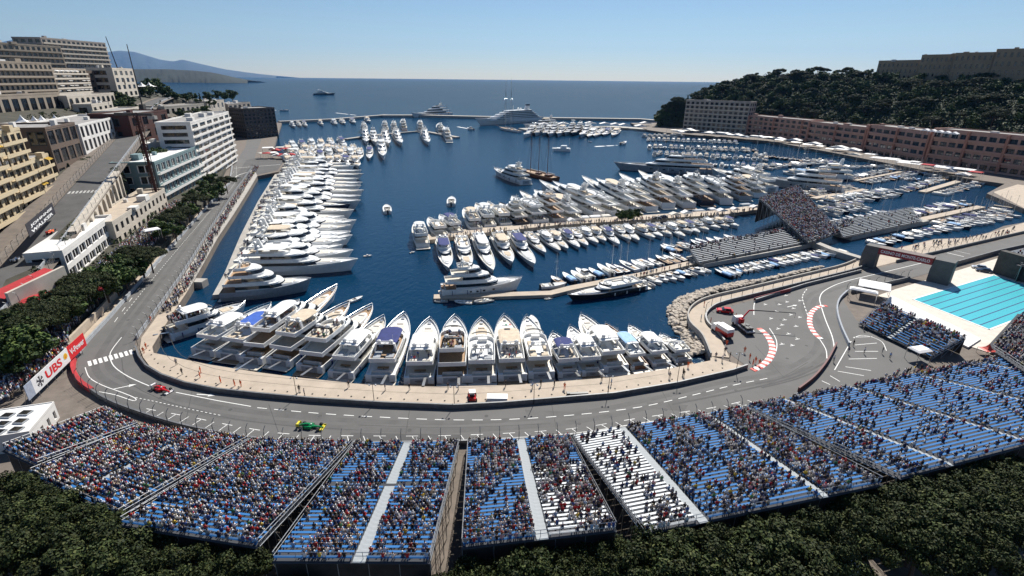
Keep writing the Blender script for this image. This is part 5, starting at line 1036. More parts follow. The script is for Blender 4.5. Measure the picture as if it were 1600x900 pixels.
bpx('hilltop apartment tower with a flat roof on the skyline', (76,102,440), (172,97,510), 60, 22, 6, 14, 'greyb', ww=.62, wh=.66, frame='d', balc='cream')
bpx('brown flat building with white terrace parasols below the skyline tower', (124,142,410), (188,136,470), 112, 20, 3, 7, 'brown', ww=.5, frame='d')
bpx('slim cream corner building at the end of the hotel terraces', (186,150,440), (216,144,490), 108, 18, 4, 4, 'cream', ww=.5, frame='d')
bpx('low arcaded stone building with arched openings', (113,180,345), (184,170,415), 152, 14, 1, 9, 'cream', ww=.6, wh=.75, arch=True, frame='d', shed=False)
bpx('dark red scaffolded building behind the crane mast', (214,234,292), (272,224,335), 181, 20, 3, 4, 'redb', ww=.5, frame='d')
bpx('cream terrace building below the hillside trees', (262,190,420), (322,182,470), 168, 16, 2, 8, 'cream', ww=.5, frame='d')
bpx('low cream building among the far left trees', (330,196,500), (356,190,540), 160, 14, 3, 4, 'cream', ww=.4)
bpx('grey stepped apartment building near the sea at left', (362,196,560), (396,190,610), 164, 16, 5, 5, 'greyb', ww=.6, frame='d', balc='white')
bpx('dark square tower block beside the left breakwater', (388,221,540), (436,216,566), 171, 30, 9, 8, 'dark', ww=.55, frame='d')
bgr('white-balconied hotel stepping down towards the chicane', (318,288), (371,250), 4, 176, 17, 9, 6, 'white', at=1, ww=.72, wh=.55, frame='d', balc='white')
bgr('teal glass building with white roof decks above the trees', (258,322), (322,284), 4.5, 256, 18, 4, 10, 'teal', ww=.7, wh=.7, frame='w', balc='white', roofm='kwhite')
bgr('beige villa with a broad flat roof terrace below the arched wall', (186,384), (264,324), 5, 350, 10, 2, 12, 'cream', ww=.45, wh=.6, frame='d', roofm='quay')
rw = thing('retaining_wall', 'long arched stone retaining wall under the climbing road', 'wall', (-146.5, 163, 6)); ra_ = V(-146.5, 163, 6)
def uz(y): return float(np.interp(y, [q.y for q in UR], [q.z for q in UR]))
def ux(y): return float(np.interp(y, [q.y for q in UR], [q.x for q in UR]))
ys_ = np.linspace(158, 222, 12)
for k in range(11):
    y0, y1 = ys_[k], ys_[k+1]; a = V(ux(y0)+8.6, y0, 0); b = V(ux(y1)+8.6, y1, 0); e = (b-a).normalized(); L = (b-a).length; n_ = V(e.y, -e.x, 0); zt0, zt1 = uz(y0)+.5, uz(y1)+.5; zb = 5; w_ = L*.34; ac = lerp(zt0, zt1, .3)-w_-1.2
    pt = lambda x, z, d=0: a+e*x-n_*d+V(0, 0, z)-ra_; top = lambda x: lerp(zt0, zt1, x/L); mb = MB(); x0, x1 = L/2-w_, L/2+w_
    mb.add([pt(0, zb), pt(x0, zb), pt(x0, top(x0)), pt(0, top(0))], [(0, 1, 2, 3)]); mb.add([pt(x1, zb), pt(L, zb), pt(L, top(L)), pt(x1, top(x1))], [(0, 1, 2, 3)])
    ar_ = [(L/2-w_*math.cos(math.pi*s/8), ac+w_*math.sin(math.pi*s/8)) for s in range(9)]
    for s in range(8): (xa, za_), (xb, zb_) = ar_[s], ar_[s+1]; mb.add([pt(xa, za_), pt(xb, zb_), pt(xb, top(xb)), pt(xa, top(xa))], [(0, 1, 2, 3)])
    rv = [(x0, zb)]+ar_+[(x1, zb)]
    for s in range(len(rv)-1): mb.add([pt(*rv[s]), pt(*rv[s+1]), pt(*rv[s+1], 1.6), pt(*rv[s], 1.6)], [(3, 2, 1, 0)])
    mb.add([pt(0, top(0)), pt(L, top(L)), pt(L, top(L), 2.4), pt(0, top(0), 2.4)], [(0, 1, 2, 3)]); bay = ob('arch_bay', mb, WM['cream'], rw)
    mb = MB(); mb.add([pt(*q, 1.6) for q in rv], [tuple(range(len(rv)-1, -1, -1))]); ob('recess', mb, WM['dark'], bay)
bgr('white-framed viewing box building at the foot of the climbing road', (112,436), (184,372), 6, 397, 9, 2, 8, 'white', ww=.86, wh=.62, frame='w', roofm='kwhite', parapet=.9)
building('flat-roofed white pavilion at the bottom left with square skylights', P(-40,716), P(56,700), QZ-.1, 5.6, 9, 1, 4, 'white', ww=.4, wh=.5, roofm='kwhite', shed=False, parapet=.15)
# skylights on that roof
for k in range(6):
    c = P(12+(k % 2)*28-(k//2)*7, 650+(k//2)*13+(k % 2)*-4, 5.92); m2 = MB(); m2.box(-.9, .9, -.7, .7, 0, .25); m2.box(-.75, .75, -.55, .55, .25, .3, 1); o = ob('skylight', m2, [M['grey'], M['glass']]); o.location = c; o.parent = [q for q in COL.objects if q.get('label', '').startswith('flat-roofed white pavilion')][0]; o.location = c-o.parent.location
bpx('stone terrace building with balustrade above the hillside road bend', (186,196,330), (222,190,380), 176, 12, 1, 6, 'cream', ww=.5, wh=.6, frame='d', shed=False)
bpx('narrow cream house above the white colonnade', (150,190,345), (182,184,385), 165, 10, 2, 4, 'cream', ww=.45, frame='d')
bpx('brown terrace house left of the white-balconied hotel', (276,214,345), (318,206,380), 194, 14, 2, 5, 'brown', ww=.5, frame='d', balc='cream')
bpx('white low house with roof garden above the teal building', (228,246,285), (262,240,300), 228, 10, 1, 4, 'white', ww=.6, frame='d', roofm='tent')
bpx('pale apartment house between tower block and cream terrace', (322,180,520), (352,176,560), 160, 14, 3, 5, 'greyb', ww=.5, frame='d', balc='white')
# right bank
bpx('tall grey-beige apartment block at the far end of the right quay', (1066,206,695), (1164,212,640), 157, 20, 8, 13, 'greyb', ww=.6, frame='d', balc='cream')
bpx('pink-grey apartment block next to the tall grey one', (1165,214,638), (1256,230,560), 181, 20, 6, 11, 'pink', ww=.6, frame='d', balc='pink', pil=(5, 'pink2'))
bpx('pink arcade block with deep red pilasters, left part', (1257,231,559), (1345,246,490), 191, 20, 5, 8, 'pink', ww=.74, wh=.5, frame='d', balc='pink', pil=(4, 'pink2'))
bpx('pink arcade block with deep red pilasters, middle part', (1346,247,489), (1440,263,420), 196, 20, 5, 8, 'pink', ww=.76, wh=.5, frame='d', balc='pink', pil=(4, 'pink2'))
bpx('pink arcade block running out of the right of the picture', (1441,264,419), (1640,292,340), 202, 20, 5, 13, 'pink', ww=.76, wh=.5, frame='d', balc='pink', pil=(4, 'pink2'))
bpx('ochre fortress palace wing, lower left part on the hilltop', (1362,140,700), (1425,140,660), 97, 18, 5, 9, 'rockb', ww=.4, wh=.5, frame='d', shed=True, parapet=1.4)
bpx('ochre fortress palace wing with a red-brown roof on the hilltop', (1425,142,655), (1475,142,630), 87, 18, 5, 7, 'rockb', ww=.4, wh=.5, frame='d')
bpx('highest ochre palace block on the right hilltop', (1475,144,625), (1535,144,600), 84, 18, 5, 7, 'rockb', ww=.4, wh=.5, frame='d')
bpx('ochre palace block cut by the right frame edge', (1536,144,598), (1640,144,565), 78, 20, 5, 10, 'rockb', ww=.4, wh=.5, frame='d')
bpx('small red-roofed villa among the trees on the hill crest', (1216,126,775), (1262,124,765), 118, 12, 1, 5, 'pink', ww=.4, wh=.5, roofm='awnred', shed=False)
# ---- tents and canopies
def tent(label, c, w_, d_, h, rz=0, kind='peak', m='tent', group=None):
    t = thing('tent' if kind != 'flat' else 'canopy', label, 'tent' if kind != 'flat' else 'canopy', tuple(c), rz, group); mb = MB()
    if kind == 'peak':
        f = [(1, h*.5), (.62, h*.56), (.3, h*.72), (.1, h*.92), (.02, h*1.05)]; mb.loft([[(-w_/2*s, -d_/2*s, z), (0, -d_/2*s, z), (w_/2*s, -d_/2*s, z), (w_/2*s, 0, z), (w_/2*s, d_/2*s, z), (0, d_/2*s, z), (-w_/2*s, d_/2*s, z), (-w_/2*s, 0, z)] for s, z in f])
    elif kind == 'gable': mb.loft([[(-w_/2, y, h*.6), (w_/2, y, h*.6), (w_/2, y, h*.68), (0, y, h), (-w_/2, y, h*.68)] for y in (-d_/2, d_/2)])
    else: mb.loft([[(-w_/2, -d_/2, h), (w_/2, -d_/2, h), (w_/2, d_/2, h), (-w_/2, d_/2, h)], [(-w_/2, -d_/2, h+.15), (w_/2, -d_/2, h+.15), (w_/2, d_/2, h+.15), (-w_/2, d_/2, h+.15)], [(-w_*.4, -d_*.3, h+.5), (w_*.4, -d_*.3, h+.5), (w_*.4, d_*.3, h+.5), (-w_*.4, d_*.3, h+.5)]])
    ob('roof_fabric', mb, M[m], t); ps = []
    pm_ = MB(); pm_.tube([(0, 0, 0), (0, 0, h*(.52 if kind == 'peak' else .62 if kind == 'gable' else 1))], .06, 4); pmm = pm_.mesh('pole', M['steel'])
    for sx in (-1, 1):
        for sy in (-1, 1): link('pole', pmm, t).location = (sx*w_*.48, sy*d_*.48, 0)
    return t
for k, (u, v, Y) in enumerate([(36,192,272),(56,193,280),(68,192,284),(88,190,306),(104,192,300),(138,186,330)]):
    c = PD(u, v+3, Y); tent(ordn(k)+' white peaked tent from the left on the hotel terrace', c-V(0, 0, 2.5), 11 if k in (2, 4) else 7, 8, 7, R(-60), group='peaked tents on the hotel terrace')
for k, (u, v, Y) in enumerate([(222,136,520),(234,136,530)]): tent(['left','right'][k]+' one of two small white tents at the end of the hotel terraces', PD(u, v, Y)-V(0, 0, 3), 9, 9, 7)
tent('long white canopy at the foot of the pink arcade block', P(1458,268,QZ), 46, 9, 4, math.atan2(-45, 32), 'flat')
tent('shorter white canopy left of the long one by the pink arcade', P(1381,256,QZ), 20, 8, 4, math.atan2(-45, 32), 'flat')
for k, (u, v) in enumerate([(1060,210),(1075,207),(1106,212),(1132,214),(1150,216),(1185,219),(1215,222),(1240,224),(1270,230),(1310,236),(1330,240)]): tent(ordn(k)+' white market tent from the left along the right quay', P(u, v, QZ), 14, 9, 5, R(-50), 'gable', group='white tents on the right quay')
for k in range(26):
    u = 1050+k*19+rnd.uniform(-5, 5); v = float(np.interp(u, [1040,1100,1200,1300,1430,1500,1560], [209,214,223,241,266,279,288]))-1.5; tent(ordn(k)+' small hospitality tent from the left on the dark right quay', P(u, v, QZ), rnd.uniform(6, 12), 6, rnd.uniform(3.5, 5.5), R(-55), rnd.choice(['gable', 'flat', 'flat']), rnd.choice(['tent', 'tent', 'grey', 'awnred', 'cream']), 'hospitality tents on the right quay')
for k in range(14):
    u, v = 418+(k % 7)*7-(k//7)*6+rnd.uniform(-2, 2), 239+(k//7)*8+rnd.uniform(-1.5, 1.5); tent(ordn(k % 7)+' small canopy from the left in the '+['back', 'front'][k//7]+' paddock row behind the chicane', P(u, v, QZ), rnd.uniform(5, 9), 6, 4, rnd.uniform(0, 1), rnd.choice(['gable', 'flat']), rnd.choice(['tent', 'tent', 'awnred', 'cream']), 'canopies behind the chicane')
for k, (u, v, h) in enumerate([(1026,192,9),(1034,186,12),(1041,180,16),(1046,188,12),(1051,176,18),(1058,170,20),(1066,176,17),(1074,168,20)]):
    c = PD(u, v-10, 745); tree(CYP+PINE, 'headland_tree', ordn(k)+' dark tree from the left on the headland beside the grey block', (c.x, c.y, c.z-h*.6), h, 1.0, 'trees on the headland')
for k, (u, v) in enumerate([(850,199),(880,198),(922,197),(945,198),(962,199),(975,200),(1000,202),(1008,197)]): tent(ordn(k)+' white marquee from the left on the inner quay before the sea wall', P(u, v, 2.0), 15, 10, 6, R(5), 'gable', group='marquees on the inner quay')
tent('white flat canopy over the pool restaurant beside the bend', P(1362,462,QZ), 8, 7, 3.4, R(-35), 'flat'); tent('second white canopy over the pool restaurant tables', P(1345,470,QZ), 7, 2.4, 3.2, R(-35), 'flat')
tent('red and white parasol canopy beside the parking bays', P(1432,562,QZ), 4, 3, 2.6, R(15), 'flat'); tent('small red parasol behind the sparse right stand', P(1540,554,QZ), 2.6, 2.6, 2.8, 0, 'peak', 'kred')
for k in range(5): c = PD(1447+k*11, 203+k*1.3, 415-k*9); tent(ordn(k)+' white awning from the left on the pink arcade roof', c-V(0, 0, 3), 5, 6, 4, R(-55), 'gable', group='awnings on the pink arcade roof')
ra = [P(0,482,9), P(40,462,9.6), P(88,438,10.2)]; mb = MB(); sweep(mb, ra, [(-2.2, 2.6), (2.2, 3.4), (2.2, 3.5), (-2.2, 2.7)]); t = tag(ob('awning', mb, M['awnred']), 'long red awning strip below the climbing road at left', 'awning')
mb = MB(); sweep(mb, offs(ra, -3.2), [(-.4, 0), (.4, 0), (.4, 4.2), (-.4, 4.2)]); tag(ob('terrace_wall', mb, WM['cream']), 'cream wall running above the long red awning', 'wall')
for k, (u, v, w_) in enumerate([(56,492,5),(63,482,7),(140,456,3.5),(150,470,4)]): tent(ordn(k)+' red sunshade from the left among the park trees', P(u, v, 7), w_, 3.5, 3, R(50), 'flat', 'awnred', 'red sunshades in the park')
for k, (u, v, w_) in enumerate([(50,520,5),(75,505,6),(116,478,3),(126,472,4),(240,372,5)]): tent(ordn(k)+' white sunshade from the left among the park trees', P(u, v, 8), w_, 3, 3, R(50), 'flat', 'tent', 'white sunshades in the park')
for k, (u, v) in enumerate([(968,346),(975,345),(981,347),(987,344),(995,343)]): tree(BROAD, 'pier_tree', ordn(k)+' small green tree from the left on the central pier', P(u, v, 1.55), 5.5, 1.1, 'trees on the central pier')
for k, u in enumerate([892, 910, 926, 944, 1056, 1074, 1092, 1110, 1128, 1146, 1163, 1180, 1197]):
    u += rnd.uniform(-4, 4); v = float(np.interp(u, [870,1000,1120,1210], [352.5,344.5,336.5,324.5]))+rnd.uniform(-1.6, .4)
    tent(ordn(k)+' small awning from the left along the central pier', P(u, v, 1.6), rnd.uniform(3, 5.5), 3, rnd.uniform(2.6, 3.4), R(15), rnd.choice(['gable', 'flat']), rnd.choice(['tent', 'tent', 'cream', 'awnred', 'grey']), 'awnings on the central pier')
# ---- crane mast and poles
def mast(name, label, base, vtop, w_, m):
    t = thing(name, label, 'crane', tuple(base)); h = ZT(base.x, base.y, vtop)-base.z; mb = MB()
    for sx in (-1, 1):
        for sy in (-1, 1): mb.tube([(sx*w_, sy*w_, 0), (sx*w_, sy*w_, h)], w_*.22, 4)
    mb.box(-w_*.5, w_*.5, -w_*.5, w_*.5, 0, h); ob('mast_leg', mb, m, t); mb = MB(); k = 0; s = w_*2.2; n_ = int(h/s)
    for i in range(n_):
        z = i*s; g = 1 if i % 2 else -1
        for a, b in (((-w_*g, -w_), (w_*g, -w_)), ((w_, -w_*g), (w_, w_*g)), ((-w_*g, w_), (w_*g, w_)), ((-w_, -w_*g), (-w_, w_*g))): mb.tube([(*a, z), (*b, z+s)], w_*.14, 3, cap=False)
    ob('lattice', mb, m, t); return t, h
t, h = mast('crane', 'dark red lattice crane mast rising in front of the left buildings', P(251,328,5), 176, .8, WM['redb'])
mb = MB(); mb.box(-9, 7, -.7, .7, h-1.2, h-.1); ob('jib', mb, WM['dark'], t); mb = MB(); mb.box(5, 8, -1, 1, h-2.6, h-1.2); ob('counterweight', mb, M['concrete'], t)
for k, (u, v, Y, u2, vt, lab) in enumerate([(190,112,460,165,57,'thin dark crane boom leaning left on the skyline, left of a pair'),(222,152,400,198,69,'thin dark crane boom leaning left on the skyline, right of a pair')]):
    a = PD(u, v+12, Y); b = PD(u2, vt, Y); tt = thing('crane_boom', lab, 'crane', tuple(a)); mb = MB(); mb.tube([(0, 0, 0), b-a], .55, 4, r1=.3); ob('boom', mb, WM['dark'], tt); mb = MB(); mb.box(-1.5, 1.5, -1.5, 1.5, -4, .5); ob('base', mb, WM['dark'], tt)
# ---- swimming pool
pa, pb_, pd_ = P(1425,468,QZ), P(1552,430,QZ), P(1546,516,QZ); pc = pb_+(pd_-pa)
mb = MB(); dk = [P(1372,462), P(1400,452), P(1440,440), P(1565,402), P(1700,402), P(1700,520), P(1560,556), P(1510,540)]; mb.prism([*dk], QZ-.02, QZ+.1); pool_deck = struct('pool_deck', mb, mat('pool_paving', (.58,.53,.46), .8, var=.12, scale=.4))
PW = water_mat('pool_water', (.09,.46,.53), .05, 1.5, .2)
ctr = (pa+pb_+pc+pd_)/4; mb = MB(); flat(mb, [pa, pb_, pc, pd_], QZ+.13); pool = struct('pool_water', mb, PW)
mb = MB(); pp = [pa, pb_, pc, pd_, pa]
for a, b in zip(pp, pp[1:]): ribbon(mb, [a, b], -.35, .15, .16)
ob('pool_edge', mb, M['kwhite'], pool)
for k in range(1, 8):
    f = k/8; mb = MB(); ribbon(mb, [pa.lerp(pd_, f), pb_.lerp(pc, f)], -.14, .14, .142); ob('lane_marker', mb, M['navy'], pool)
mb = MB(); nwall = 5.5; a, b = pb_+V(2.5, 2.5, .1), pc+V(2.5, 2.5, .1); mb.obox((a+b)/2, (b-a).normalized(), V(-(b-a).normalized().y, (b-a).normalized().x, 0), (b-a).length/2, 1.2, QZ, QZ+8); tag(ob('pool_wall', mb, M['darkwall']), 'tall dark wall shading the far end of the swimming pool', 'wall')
pl = [P(1378,478), P(1392,464), P(1532,532), P(1512,545)]; mb = MB(); mb.prism(pl, QZ+.1, QZ+.5); tag(ob('sun_terrace', mb, M['tent']), 'white terrace deck between the blue pool stand and the pool', 'terrace')
# ================================================================ signs
def text_mesh(body, m, bold=.0):
    cu = bpy.data.curves.new('lettering', 'FONT'); cu.body = body; cu.size = 1; cu.align_x = 'CENTER'; cu.align_y = 'CENTER'; cu.offset = bold; cu.extrude = .01; cu.resolution_u = 3
    o = bpy.data.objects.new('tmp', cu); COL.objects.link(o); bpy.context.view_layer.update(); dg = bpy.context.evaluated_depsgraph_get(); me = bpy.data.meshes.new_from_object(o.evaluated_get(dg)); me.materials.clear(); me.materials.append(m); bpy.data.objects.remove(o); me.name = 'lettering'; return me
def board(name, label, a, b, z0, h, mats, thick=.12):     # a is the left end as the camera sees it; local x along, local y up
    t = thing(name, label, 'sign', (a.x, a.y, z0)); e = V(b.x-a.x, b.y-a.y, 0); L = e.length; ang = math.atan2(e.y, e.x); t.rotation_euler = (R(90), 0, ang); x0 = 0
    for f, m in mats:
        mb = MB(); mb.box(x0*L, (x0+f)*L, 0, h, -thick, 0); ob('panel', mb, m, t); x0 += f
    return t, L
def letters(t, body, x, y, w_, h, m, bold=0.0):
    me = text_mesh(body, m, bold); xs = [q.co.x for q in me.vertices]; ys = [q.co.y for q in me.vertices]; o = link('lettering', me, t); sx = w_/(max(xs)-min(xs)); sy = h/(max(ys)-min(ys)); o.scale = (sx, sy, 1); o.location = (x-(max(xs)+min(xs))/2*sx, y-(max(ys)+min(ys))/2*sy, .02); return o
SR = mat('sign_red', (.62,.015,.02), .5); SW = mat('sign_white', (.74,.74,.74), .5, var=.05); SY = mat('sign_yellow', (.80,.52,.02), .5, var=.05); SK_ = mat('sign_black', (.02,.02,.03), .5); SN = mat('sign_grey_blue', (.32,.36,.44), .5)
a, b = P(46,626,3.9), P(136,539,3.9); hh = ZT(b.x, b.y, 520)-3.9
t, L = board('banner', 'long white and red advertising banner outside the left corner', a, b, 3.9, hh, [(.10, SN), (.58, SW), (.32, SR)])
letters(t, 'UBS', L*.42, hh*.5, L*.26, hh*.58, SR, .03); letters(t, 'V-Power', L*.84, hh*.5, L*.26, hh*.42, SW, .02)
mb = MB()                                # three crossed keys
for k in range(3):
    an = R(90+60*k); c, s = math.cos(an), math.sin(an); r_ = hh*.34; n_ = V(-s, c, 0)*hh*.035; d = V(c, s, 0)*r_
    mb.add([-d-n_, d-n_, d+n_, -d+n_], [(0, 1, 2, 3)])
    for sg in (1, -1):
        q = d*sg*.86; mb.add([q-n_*3, q+n_*3, q+n_*3+d*sg*.14, q-n_*3+d*sg*.14], [(0, 1, 2, 3), (3, 2, 1, 0)])
        q = d*sg*.55; mb.add([q-n_*2.2, q+n_*2.2, q+n_*2.2+d*sg*.12, q-n_*2.2+d*sg*.12], [(0, 1, 2, 3), (3, 2, 1, 0)])
o = ob('emblem', mb, SK_, t); o.location = (L*.2, hh*.5, .03)
mb = MB(); n_ = 18; pts = [V(0, -hh*.2, 0)]+[V(math.cos(R(-35+250*k/n_))*hh*.23, math.sin(R(-35+250*k/n_))*hh*.23, 0) for k in range(n_+1)]; mb.add(pts, [tuple(range(len(pts)))]); o = ob('emblem', mb, SY, t); o.location = (L*.625, hh*.55, .03)
mb = MB()
for k in range(7): an = R(10+26.6*k); d = V(math.cos(an), math.sin(an), 0); n2 = V(-d.y, d.x, 0)*hh*.008; mb.add([V(0, -hh*.18, 0)-n2, V(0, -hh*.18, 0)+n2, d*hh*.2+n2, d*hh*.2-n2], [(3, 2, 1, 0)])
o = ob('emblem_rib', mb, SR, t); o.location = (L*.625, hh*.55, .036)
mb = MB()
for k in range(8): x = L*(k+.3)/8; mb.tube([(x, 0, -.3), (x, -1.6, -.3)], .06, 4); mb.tube([(x, hh*.8, -.12), (x, -1.6, -1.6)], .05, 4)
ob('support_frame', mb, M['alu'], t)
# whisky board by the climbing road
a, b = P(47,371,18.2), P(87,334,18.2); z_ = 18.2; hh = ZT(a.x, a.y, 357)-z_
t, L = board('advertising_board', 'dark board with two lines of white letters beside the climbing road', a, b, z_, hh+1.2, [(1, SK_)]); letters(t, 'JOHNNIE', L*.52, hh*.72+.4, L*.82, hh*.36, SW, .03); letters(t, 'WALKER', L*.5, hh*.26+.2, L*.82, hh*.36, SW, .03)
# red bridge over the track
pl_, pr_ = P(1357,416), P(1462,440); e = (pr_-pl_); e.z = 0; L = e.length; ang = math.atan2(e.y, e.x); t = thing('gantry', 'red gantry spanning the track between two dark pylons', 'gantry', tuple(pl_), ang)
CAR = mat('gantry_red', (.30,.02,.03), .5)
for nm, x0, x1, y0, y1 in (('pylon', -2.6, 1.8, -1.8, 2.2), ('pylon', L-2.2, L+3.4, -2.2, 2.8)):
    mb = MB(); mb.loft([[(x0, y0, 0), (x1, y0, 0), (x1, y1, 0), (x0, y1, 0)], [(x0, y0, 4.4), (x1, y0, 4.4), (x1, y1, 4.4), (x0, y1, 4.4)], [(x0+.5, y0+.3, 7.6), (x1, y0+.3, 7.6), (x1, y1, 7.6), (x0+.5, y1, 7.6)]]); ob('pylon', mb, mat('pylon_dark', (.10,.10,.10), .8, var=.2, scale=.6), t)
mb = MB(); mb.box(1.8, L-2.2, -1.3, 1.9, 5.3, 7.5); ob('beam', mb, CAR, t); mb = MB(); mb.box(1.8, L-2.2, -1.5, 2.1, 7.5, 7.62); ob('beam_top', mb, mat('beam_top_mat', (.16,.13,.12), .8), t)
me = text_mesh('CASINO DE MONTE-CARLO', SW, .022); xs = [q.co.x for q in me.vertices]; ys = [q.co.y for q in me.vertices]; o = link('lettering', me, t); o.rotation_euler = (R(90), 0, 0); sx = (L-5.4)/(max(xs)-min(xs)); o.scale = (sx, 1.05/(max(ys)-min(ys)), 1); o.location = (L/2-.2, -1.33, 6.4-.5*(max(ys)+min(ys)))
# trackside red hoardings
for k, (p, q, lab) in enumerate([((1178,470),(1235,455),'dark red hoarding on the sea walk barrier'),]):
    a, b = P(*p, QZ+.2), P(*q, QZ+.2); t, L = board('hoarding', lab, a, b, QZ+.2, 1.0, [(1, CAR)])
# ================================================================ vehicles
def wheel(mb, x, y, r, w_, mi=0): mb.disc((x, y, r), r, (1, 0, 0), w_, 14, mi)
def race_car(label, loc, rz, main, second, s=1.0):
    t = thing('racing_car', label, 'racing car', tuple(loc), rz, scale=(s, s, s)); m1, m2 = main, second
    st = [(-2.3, .12, .32, .42), (-1.6, .28, .3, .70), (-.9, .34, .28, .92), (-.35, .36, .25, .95), (-.05, .36, .25, .62), (.45, .35, .22, .58), (.9, .26, .24, .52), (1.7, .17, .28, .46), (2.45, .09, .26, .36)]
    bd = MB(); bd.loft([[(-w_, y, z0), (w_, y, z0), (w_, y, z0+(z1-z0)*.55), (w_*.45, y, z1), (-w_*.45, y, z1), (-w_, y, z0+(z1-z0)*.55)] for y, w_, z0, z1 in st]); ob('body', bd, m1, t)
    for sx in (-1, 1):
        sp = MB(); sp.loft([[(sx*.3, y, .14), (sx*(.3+w_), y, .14), (sx*(.3+w_), y, .14+h*.7), (sx*(.3+w_*.7), y, .14+h), (sx*.3, y, .14+h)] for y, w_, h in ((-1.6, .15, .2), (-.9, .42, .4), (.1, .48, .5), (.35, .42, .46))]); ob('sidepod', sp, m1, t)
    fl = MB(); fl.box(-.75, .75, -1.7, .7, .08, .13); ob('floor', fl, M['dark'], t)
    fw = MB(); fw.box(-.9, .9, 2.1, 2.5, .12, .16); fw.box(-.9, -.86, 1.95, 2.55, .1, .36); fw.box(.86, .9, 1.95, 2.55, .1, .36); fw.box(-.85, .85, 2.0, 2.15, .22, .26); ob('front_wing', fw, m2, t)
    rw = MB(); rw.box(-.5, .5, -2.5, -2.1, .86, .92); rw.box(-.5, .5, -2.42, -2.25, .7, .74); rw.box(-.53, -.5, -2.6, -1.95, .35, .96); rw.box(.5, .53, -2.6, -1.95, .35, .96); ob('rear_wing', rw, m2, t)
    for x, y, w_ in ((-.74, 1.65, .3), (.74, 1.65, .3), (-.72, -1.55, .38), (.72, -1.55, .38)):
        tm = MB(); wheel(tm, x, y, .33, w_); o = ob('wheel', tm, M['rubber'], t); rm = MB(); rm.disc((x+(.01 if x > 0 else -.01), y, .33), .18, (1, 0, 0), w_+.02, 10); ob('rim', rm, M['steel'], o)
    su = MB()
    for sx in (-1, 1):
        for y in (1.65, -1.55): su.tube([(sx*.12, y-.25, .42), (sx*.65, y, .36)], .02, 4); su.tube([(sx*.12, y+.25, .3), (sx*.65, y, .28)], .02, 4)
    ob('suspension', su, M['dark'], t); hm = MB(); hm.ball((0, .12, .78), .16, 8, 5); ob('helmet', hm, SW, t); mr = MB(); mr.box(-.5, -.36, .55, .62, .62, .7); mr.box(.36, .5, .55, .62, .62, .7); ob('mirror', mr, m1, t); return t
MR = mat('car_red', (.50,.012,.015), .25, var=.05); MGN = mat('car_green', (.005,.20,.06), .25, var=.05); MO = mat('car_orange', (.75,.12,.02), .3, var=.05); MS = mat('car_silver', (.6,.62,.64), .25, .5, var=.05); MYL = mat('car_yellow', (.7,.6,.05), .3, var=.05)
race_car('red racing car leaving the left corner', P(253,610)+V(0, 0, .01), R(-112), MR, SW); race_car('green and yellow racing car in front of the third grandstand', P(486,668)+V(0, 0, .01), R(-95), MGN, MYL)
def onroad(y, off): 
    for a, b in zip(ur, ur[1:]):
        if a.y <= y <= b.y: f = (y-a.y)/(b.y-a.y); q = a.lerp(b, f); d = (b-a).normalized(); return V(q.x+d.y*off, q.y-d.x*off, q.z+.06), math.atan2(d.y, d.x)-math.pi/2
q, an = onroad(158, .3); race_car('orange-red racing car on the climbing road at left', q, an, MO, MR); q, an = onroad(139.5, -2.6); race_car('silver-white racing car lowest on the climbing road', q, an, MS, SW)
race_car('distant dark racing car on the straight below the chicane', P(374,279)+V(0, 0, .01), R(215), M['dark'], SW)
def road_car(label, loc, rz, m, kind='car', name='car', L=4.4, W=1.8):
    t = thing(name, label, 'car' if kind == 'car' else 'van', tuple(loc), rz); h = 1.45 if kind == 'car' else 2.2; w_ = W/2
    bd = MB(); bd.loft([[(-w_, y, .3), (w_, y, .3), (w_, y, z-.12), (w_*.9, y, z), (-w_*.9, y, z), (-w_, y, z-.12)] for y, z in ((-L/2, .75), (-L/2+.15, .9), (L*.18, .92), (L*.4, .82), (L/2-.08, .68), (L/2, .5))]); ob('body', bd, m, t)
    cb = MB(); y0, y1 = (-L*.4, L*.2) if kind == 'car' else (-L*.48, L*.28); g = MB(); r0 = [(-w_*.92, y0, .88), (w_*.92, y0, .88), (w_*.92, y1, .88), (-w_*.92, y1, .88)]; r1 = [(-w_*.75, y0+.35, h-.05), (w_*.75, y0+.35, h-.05), (w_*.75, y1-.6, h-.05), (-w_*.75, y1-.6, h-.05)]; g.loft([r0, r1]); ob('windows', g, M['glass'], t)
    cb.loft([[(x*1.02, y, h-.06) for x, y, z in r1], [(x*.95, y, h) for x, y, z in r1]]); ob('roof', cb, m, t)
    for x in (-w_+.05, w_-.05):
        for y in (-L*.3, L*.3): wm = MB(); wheel(wm, x, y, .32, .22); o = ob('wheel', wm, M['rubber'], t); rm = MB(); rm.disc((x+math.copysign(.02, x), y, .32), .19, (1, 0, 0), .22, 10); ob('rim', rm, M['steel'], o)
    for x in (-w_*.7, w_*.7): hl = MB(); hl.box(x-.2, x+.2, L/2-.06, L/2+.02, .55, .68); ob('headlight', hl, SW, t)
    return t
road_car('red estate car on the run-off beside the sea walk', P(1132,488), R(75), MR)
road_car('dark parked car nearest the pool beside the service yard', P(1537,425), R(60), M['navyhull']); road_car('silver parked car at the top of the pool', P(1530,420), R(60), MS)
road_car('black car parked on the central pier', P(1026,343,1.6), R(80), M['dark']); road_car('dark grey car parked beside the black one on the central pier', P(1036,341,1.6), R(80), M['navyhull'])
road_car('white car glimpsed between the pines at the bottom right', P(1478,826), R(200), SW, L=4.6); road_car('white van cut by the bottom edge at right', P(1330,893), R(160), SW, 'van', 'van', 5, 2)
